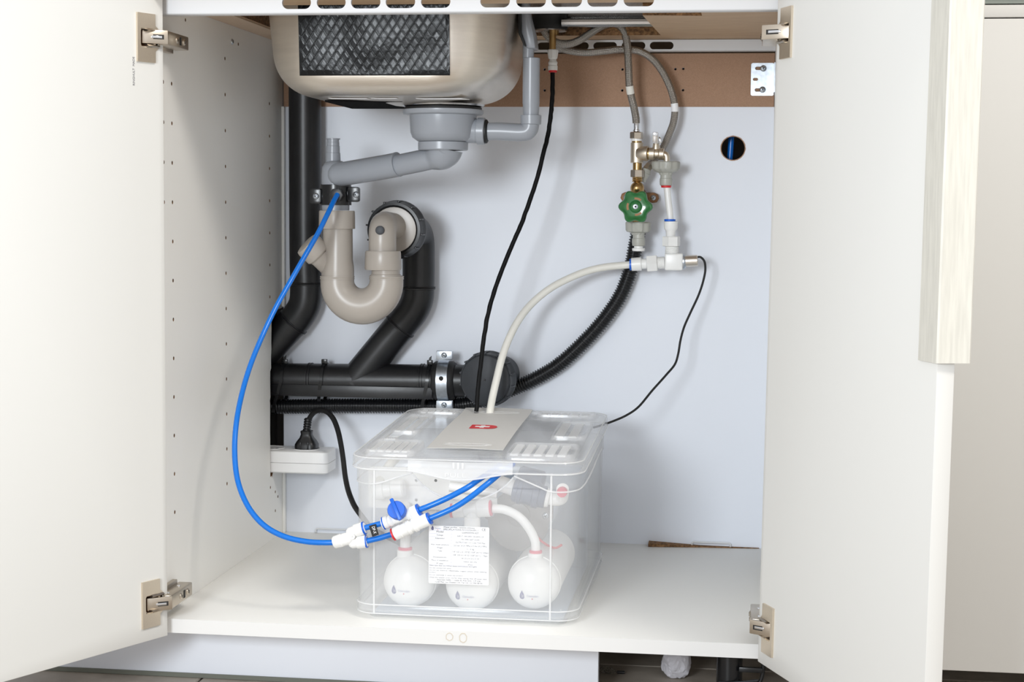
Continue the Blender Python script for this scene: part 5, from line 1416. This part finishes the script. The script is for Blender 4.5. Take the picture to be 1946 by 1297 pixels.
# white bracket plate with holes behind the handle opening
bk = MB(); b0 = (0.2378,0.14,0.1248); b1 = (0.4097,0.14,0.1736)
hl = [rrect(b0[0], b1[0], b0[2], b1[2] + 0.006, 0.006)]
for q in ((0.3021,0.14,0.1627), (0.3281,0.14,0.1635), (0.3022,0.14,0.1368)): hl.append(circ(q[0], q[2], 0.0020, 14))
plate(bk, hl, 0.003, (0, 0.143, 0), (1, 0, 0), (0, 0, 1)); bk.build('bracket_plate', WHITEP, wp)
MB().lathe((0.2484,0.118,0.1507),(0.9915,0,0.1297),[(0.0000,0.0096),(0.0042,0.0124),(0.0148,0.0124),(0.0161,0.0103),(0.0254,0.0103),(0.0267,0.0131),(0.0403,0.0131),(0.0424,0.0103)], 26).build('inlet_joint', WHITEP, wp)
MB().tube(spline([(0.2513,0.13,0.155),(0.2554,0.15,0.1659),(0.2596,0.17,0.1771),(0.2619,0.2,0.1819)], 6), 0.0062, 14).build('cream_tube', CREAMT, wp)
MB().lathe((0.3506,0.12,0.1598),(0.9938,0,-0.1115),[(0.0000,0.0068),(0.0627,0.0068)], 18).build('crossing_tube', WHITEP, wp)
# membrane housings across the back and a grey tray
for cx, cz, r_ in ((0.300, 0.128, 0.030), (0.345, 0.112, 0.026)):
    MB().lathe((cx, 0.165, cz), (0, 1, 0), [(0, r_ * 0.7), (0.006, r_), (0.19, r_), (0.20, r_ * 0.7)], 32).build('membrane_housing', PALEB if cx > 0.32 else WHITEP, wp)
MB().box((0.262, 0.062, 0.0030), (0.506, 0.40, 0.0048)).build('base_tray', PALEB, wp)
MB().box((0.262, 0.37, 0.0049), (0.506, 0.395, 0.15)).build('rear_bracket', PALEB, wp)

# ---------------------------------------------------------------- blue tubes and fittings hanging in front
YF = 0.014
tag(MB().tube(spline([(0.148,0.334,0.5382),(0.1456,0.322,0.5284),(0.1407,0.305,0.5099),(0.1308,0.29,0.4833),(0.1179,0.27,0.4528),(0.1023,0.25,0.4175),(0.0883,0.225,0.3822),(0.0761,0.2,0.344),(0.068,0.17,0.3057),(0.0653,0.14,0.2698),(0.0672,0.11,0.2356),(0.0711,0.09,0.2044),(0.08,0.07,0.1732),(0.0922,0.055,0.1508),(0.1098,0.04,0.1309),(0.1319,0.028,0.1156),(0.1581,0.02,0.106),(0.1864,0.016,0.1017),(0.2092,0.014,0.1016),(0.2261,0.014,0.1026)], 8), 0.0036, 16).build('blue_water_tube', BLUET), 'long blue tube bowing from the black saddle clamp round to the white splitter', 'tube')
ys = thing('pipe_splitter', 'white push-fit Y splitter hanging in front of the clear box', 'fitting', (0.2429,0.014,0.0962))
MB().lathe((0.222,0.014,0.1021),(0.9518,0,0.3068),[(0.0000,0.0066),(0.0016,0.0079),(0.0107,0.0086),(0.0116,0.0079),(0.0228,0.0082),(0.0269,0.0059)], 24).build('stem', WHITEP, ys)
MB().lathe((0.2395,0.014,0.1147),(0.9465,0,0.3228),[(0.0000,0.0039),(0.0029,0.0062),(0.0096,0.0066),(0.0106,0.0079),(0.0224,0.0082),(0.0241,0.0066)], 24).build('upper_arm', WHITEP, ys)
MB().lathe((0.2422,0.014,0.1015),(0.9839,0,0.179),[(0.0000,0.0039),(0.0028,0.0062),(0.0093,0.0066),(0.0102,0.0079),(0.0216,0.0082),(0.0232,0.0066)], 24).build('lower_arm', WHITEP, ys)
q_ = (0.2488,0.006,0.1119); MB().lathe((q_[0], YF - 0.0065, q_[2]), (0, -1, 0), [(0, 0.0026), (0.0032, 0.0026), (0.0032, 0.0015), (0.001, 0.0012)], 16).build('rivet_hole', WHITEP, ys)
for a, b in (((690.5, 1005), (693.5, 1004)), ((694, 1030), (697.5, 1029.5))): pass
MB().lathe((0.2597,0.014,0.1214),(0.9529,0,0.3031),[(0.0000,0.0059),(0.0002,0.0084),(0.0022,0.0084),(0.0025,0.0059)], 24).build('blue_ring', BLUEP, ys)
MB().lathe((0.2627,0.014,0.105),(0.9846,0,0.175),[(0.0000,0.0059),(0.0002,0.0081),(0.0021,0.0081),(0.0024,0.0059)], 24).build('blue_ring', BLUEP, ys)
tag(MB().tube([(0.2597,0.014,0.1214),(0.273,0.014,0.1255),(0.2864,0.014,0.1296)], 0.0036, 16).build('blue_tube_piece', BLUET), 'short upper blue tube between splitter and knob valve', 'tube')
tag(MB().tube([(0.263,0.014,0.1052),(0.2811,0.014,0.1102),(0.3011,0.014,0.1169)], 0.0036, 16).build('blue_tube_piece', BLUET), 'short lower blue tube between splitter and red-ringed coupling', 'tube')
# tape flag round both short tubes
tp = [(0.2683,0.0085,0.126), (0.2769,0.0085,0.1287), (0.281,0.0085,0.1152), (0.2726,0.0085,0.1123)]
fl_ = MB().loops([[Vector(p) for p in tp], [Vector(p) + Vector((0, 0.0006, 0)) for p in tp]])
tf = tag(fl_.build('tape_flag', BLACKG), 'black printed tape flag wrapped round the two short blue tubes', 'tape')
t_ = MB(); ux_ = (Vector(tp[2]) - Vector(tp[1])).normalized(); uy_ = Vector((0, -1, 0)).cross(ux_).normalized()
text(t_, 'DP-X', 0.0055, Vector(tp[0]) + (Vector(tp[1]) - Vector(tp[0])) * 0.35 + ux_ * 0.002 + Vector((0, -0.0004, 0)), ux_, uy_, 0.0002, 'LEFT', 0.009)
t_.build('tape_lettering', LABELW, tf)
# valve with blue knob
kv = thing('inline_valve', 'white inline valve with a round blue knob', 'valve', (0.3044,0.014,0.1362))
MB().lathe((0.2837,0.014,0.1282),(0.9437,0,0.3307),[(0.0000,0.0065),(0.0008,0.0079),(0.0085,0.0079),(0.0093,0.0069),(0.0124,0.0075),(0.0155,0.0059)], 24).build('left_collet', WHITEP, kv)
MB().lathe((0.2851,0.014,0.1286),(0.9392,0,0.3433),[(0.0000,0.0059),(0.0002,0.0081),(0.0019,0.0081),(0.0021,0.0059)], 24).build('blue_ring', BLUEP, kv)
MB().lathe((0.2957,0.014,0.1326),(0.9332,0,0.3593),[(0.0000,0.0059),(0.0242,0.0059)], 20).build('valve_body', WHITEP, kv)
MB().lathe((0.3144,0.014,0.1398),(0.9124,0,0.4092),[(0.0000,0.0059),(0.0017,0.0072),(0.0070,0.0075),(0.0075,0.0080),(0.0166,0.0080),(0.0174,0.0065)], 24).build('right_collet', WHITEP, kv)
MB().lathe((0.329,0.014,0.1463),(0.883,0,0.4694),[(0.0000,0.0059),(0.0003,0.0082),(0.0027,0.0082),(0.0030,0.0059)], 24).build('blue_ring', BLUEP, kv)
kc = Vector((0.3052,0.01,0.1449)); ka = Vector((-0.03, -0.93, 0.36)).normalized()
MB().lathe(kc, ka, [(0.0, 0.0108), (0.0125, 0.0112), (0.0135, 0.0106), (0.0135, 0.0005)], 32).build('knob', BLUEP, kv)
x_, y_, _ = frame(ka)
ub_ = (Vector((0.3133,0,0.1358)) - Vector((0.3006,0,0.1616))).normalized(); ub_ = (ub_ - ka * ub_.dot(ka)).normalized(); vb = ka.cross(ub_)
mm = Matrix((ub_, vb, ka)).transposed().to_4x4(); mm.translation = kc + ka * 0.0125
MB().box((-0.0145, -0.0022, -0.002), (0.0145, 0.0022, 0.0045), mm).build('knob_bar', BLUEP, kv, bevel=0.0006)
# straight coupling with red ring
sc_ = thing('straight_coupling', 'white ribbed straight coupling with a red ring at its left end', 'fitting', (0.3219,0.01,0.121))
MB().lathe((0.3,0.01,0.1163),(0.9012,0,0.4334),[(0.0000,0.0065),(0.0010,0.0082),(0.0098,0.0085),(0.0108,0.0078),(0.0187,0.0080),(0.0197,0.0088),(0.0231,0.0088),(0.0241,0.0072),(0.0266,0.0072),(0.0276,0.0090),(0.0315,0.0090),(0.0325,0.0080),(0.0468,0.0082),(0.0492,0.0065)], 26).build('body', WHITEP, sc_)
MB().lathe((0.298,0.01,0.1155),(0.9079,0,0.4192),[(0.0000,0.0052),(0.0003,0.0080),(0.0023,0.0080),(0.0026,0.0052)], 24).build('red_ring', REDP, sc_)
MB().lathe((0.343,0.01,0.1369),(0.8824,0,0.4704),[(0.0000,0.0052),(0.0003,0.0078),(0.0027,0.0078),(0.0030,0.0052)], 24).build('blue_ring', BLUEP, sc_)
tag(MB().tube(spline([(0.329,0.014,0.1466),(0.3429,0.014,0.1523),(0.3603,0.016,0.1601),(0.3768,0.02,0.1685),(0.3901,0.027,0.1757),(0.3992,0.036,0.1818),(0.4126,0.052,0.1903),(0.4225,0.075,0.1964)], 8), 0.0036, 16).build('blue_water_tube', BLUET), 'upper blue tube running from the knob valve into the handle hole of the box', 'tube')
tag(MB().tube(spline([(0.343,0.01,0.1369),(0.3587,0.011,0.1438),(0.3766,0.014,0.1525),(0.3928,0.019,0.1633),(0.4061,0.026,0.1737),(0.4184,0.036,0.1837),(0.4289,0.054,0.1924),(0.4389,0.078,0.1984)], 8), 0.0036, 16).build('blue_water_tube', BLUET), 'lower blue tube running from the straight coupling into the handle hole of the box', 'tube')
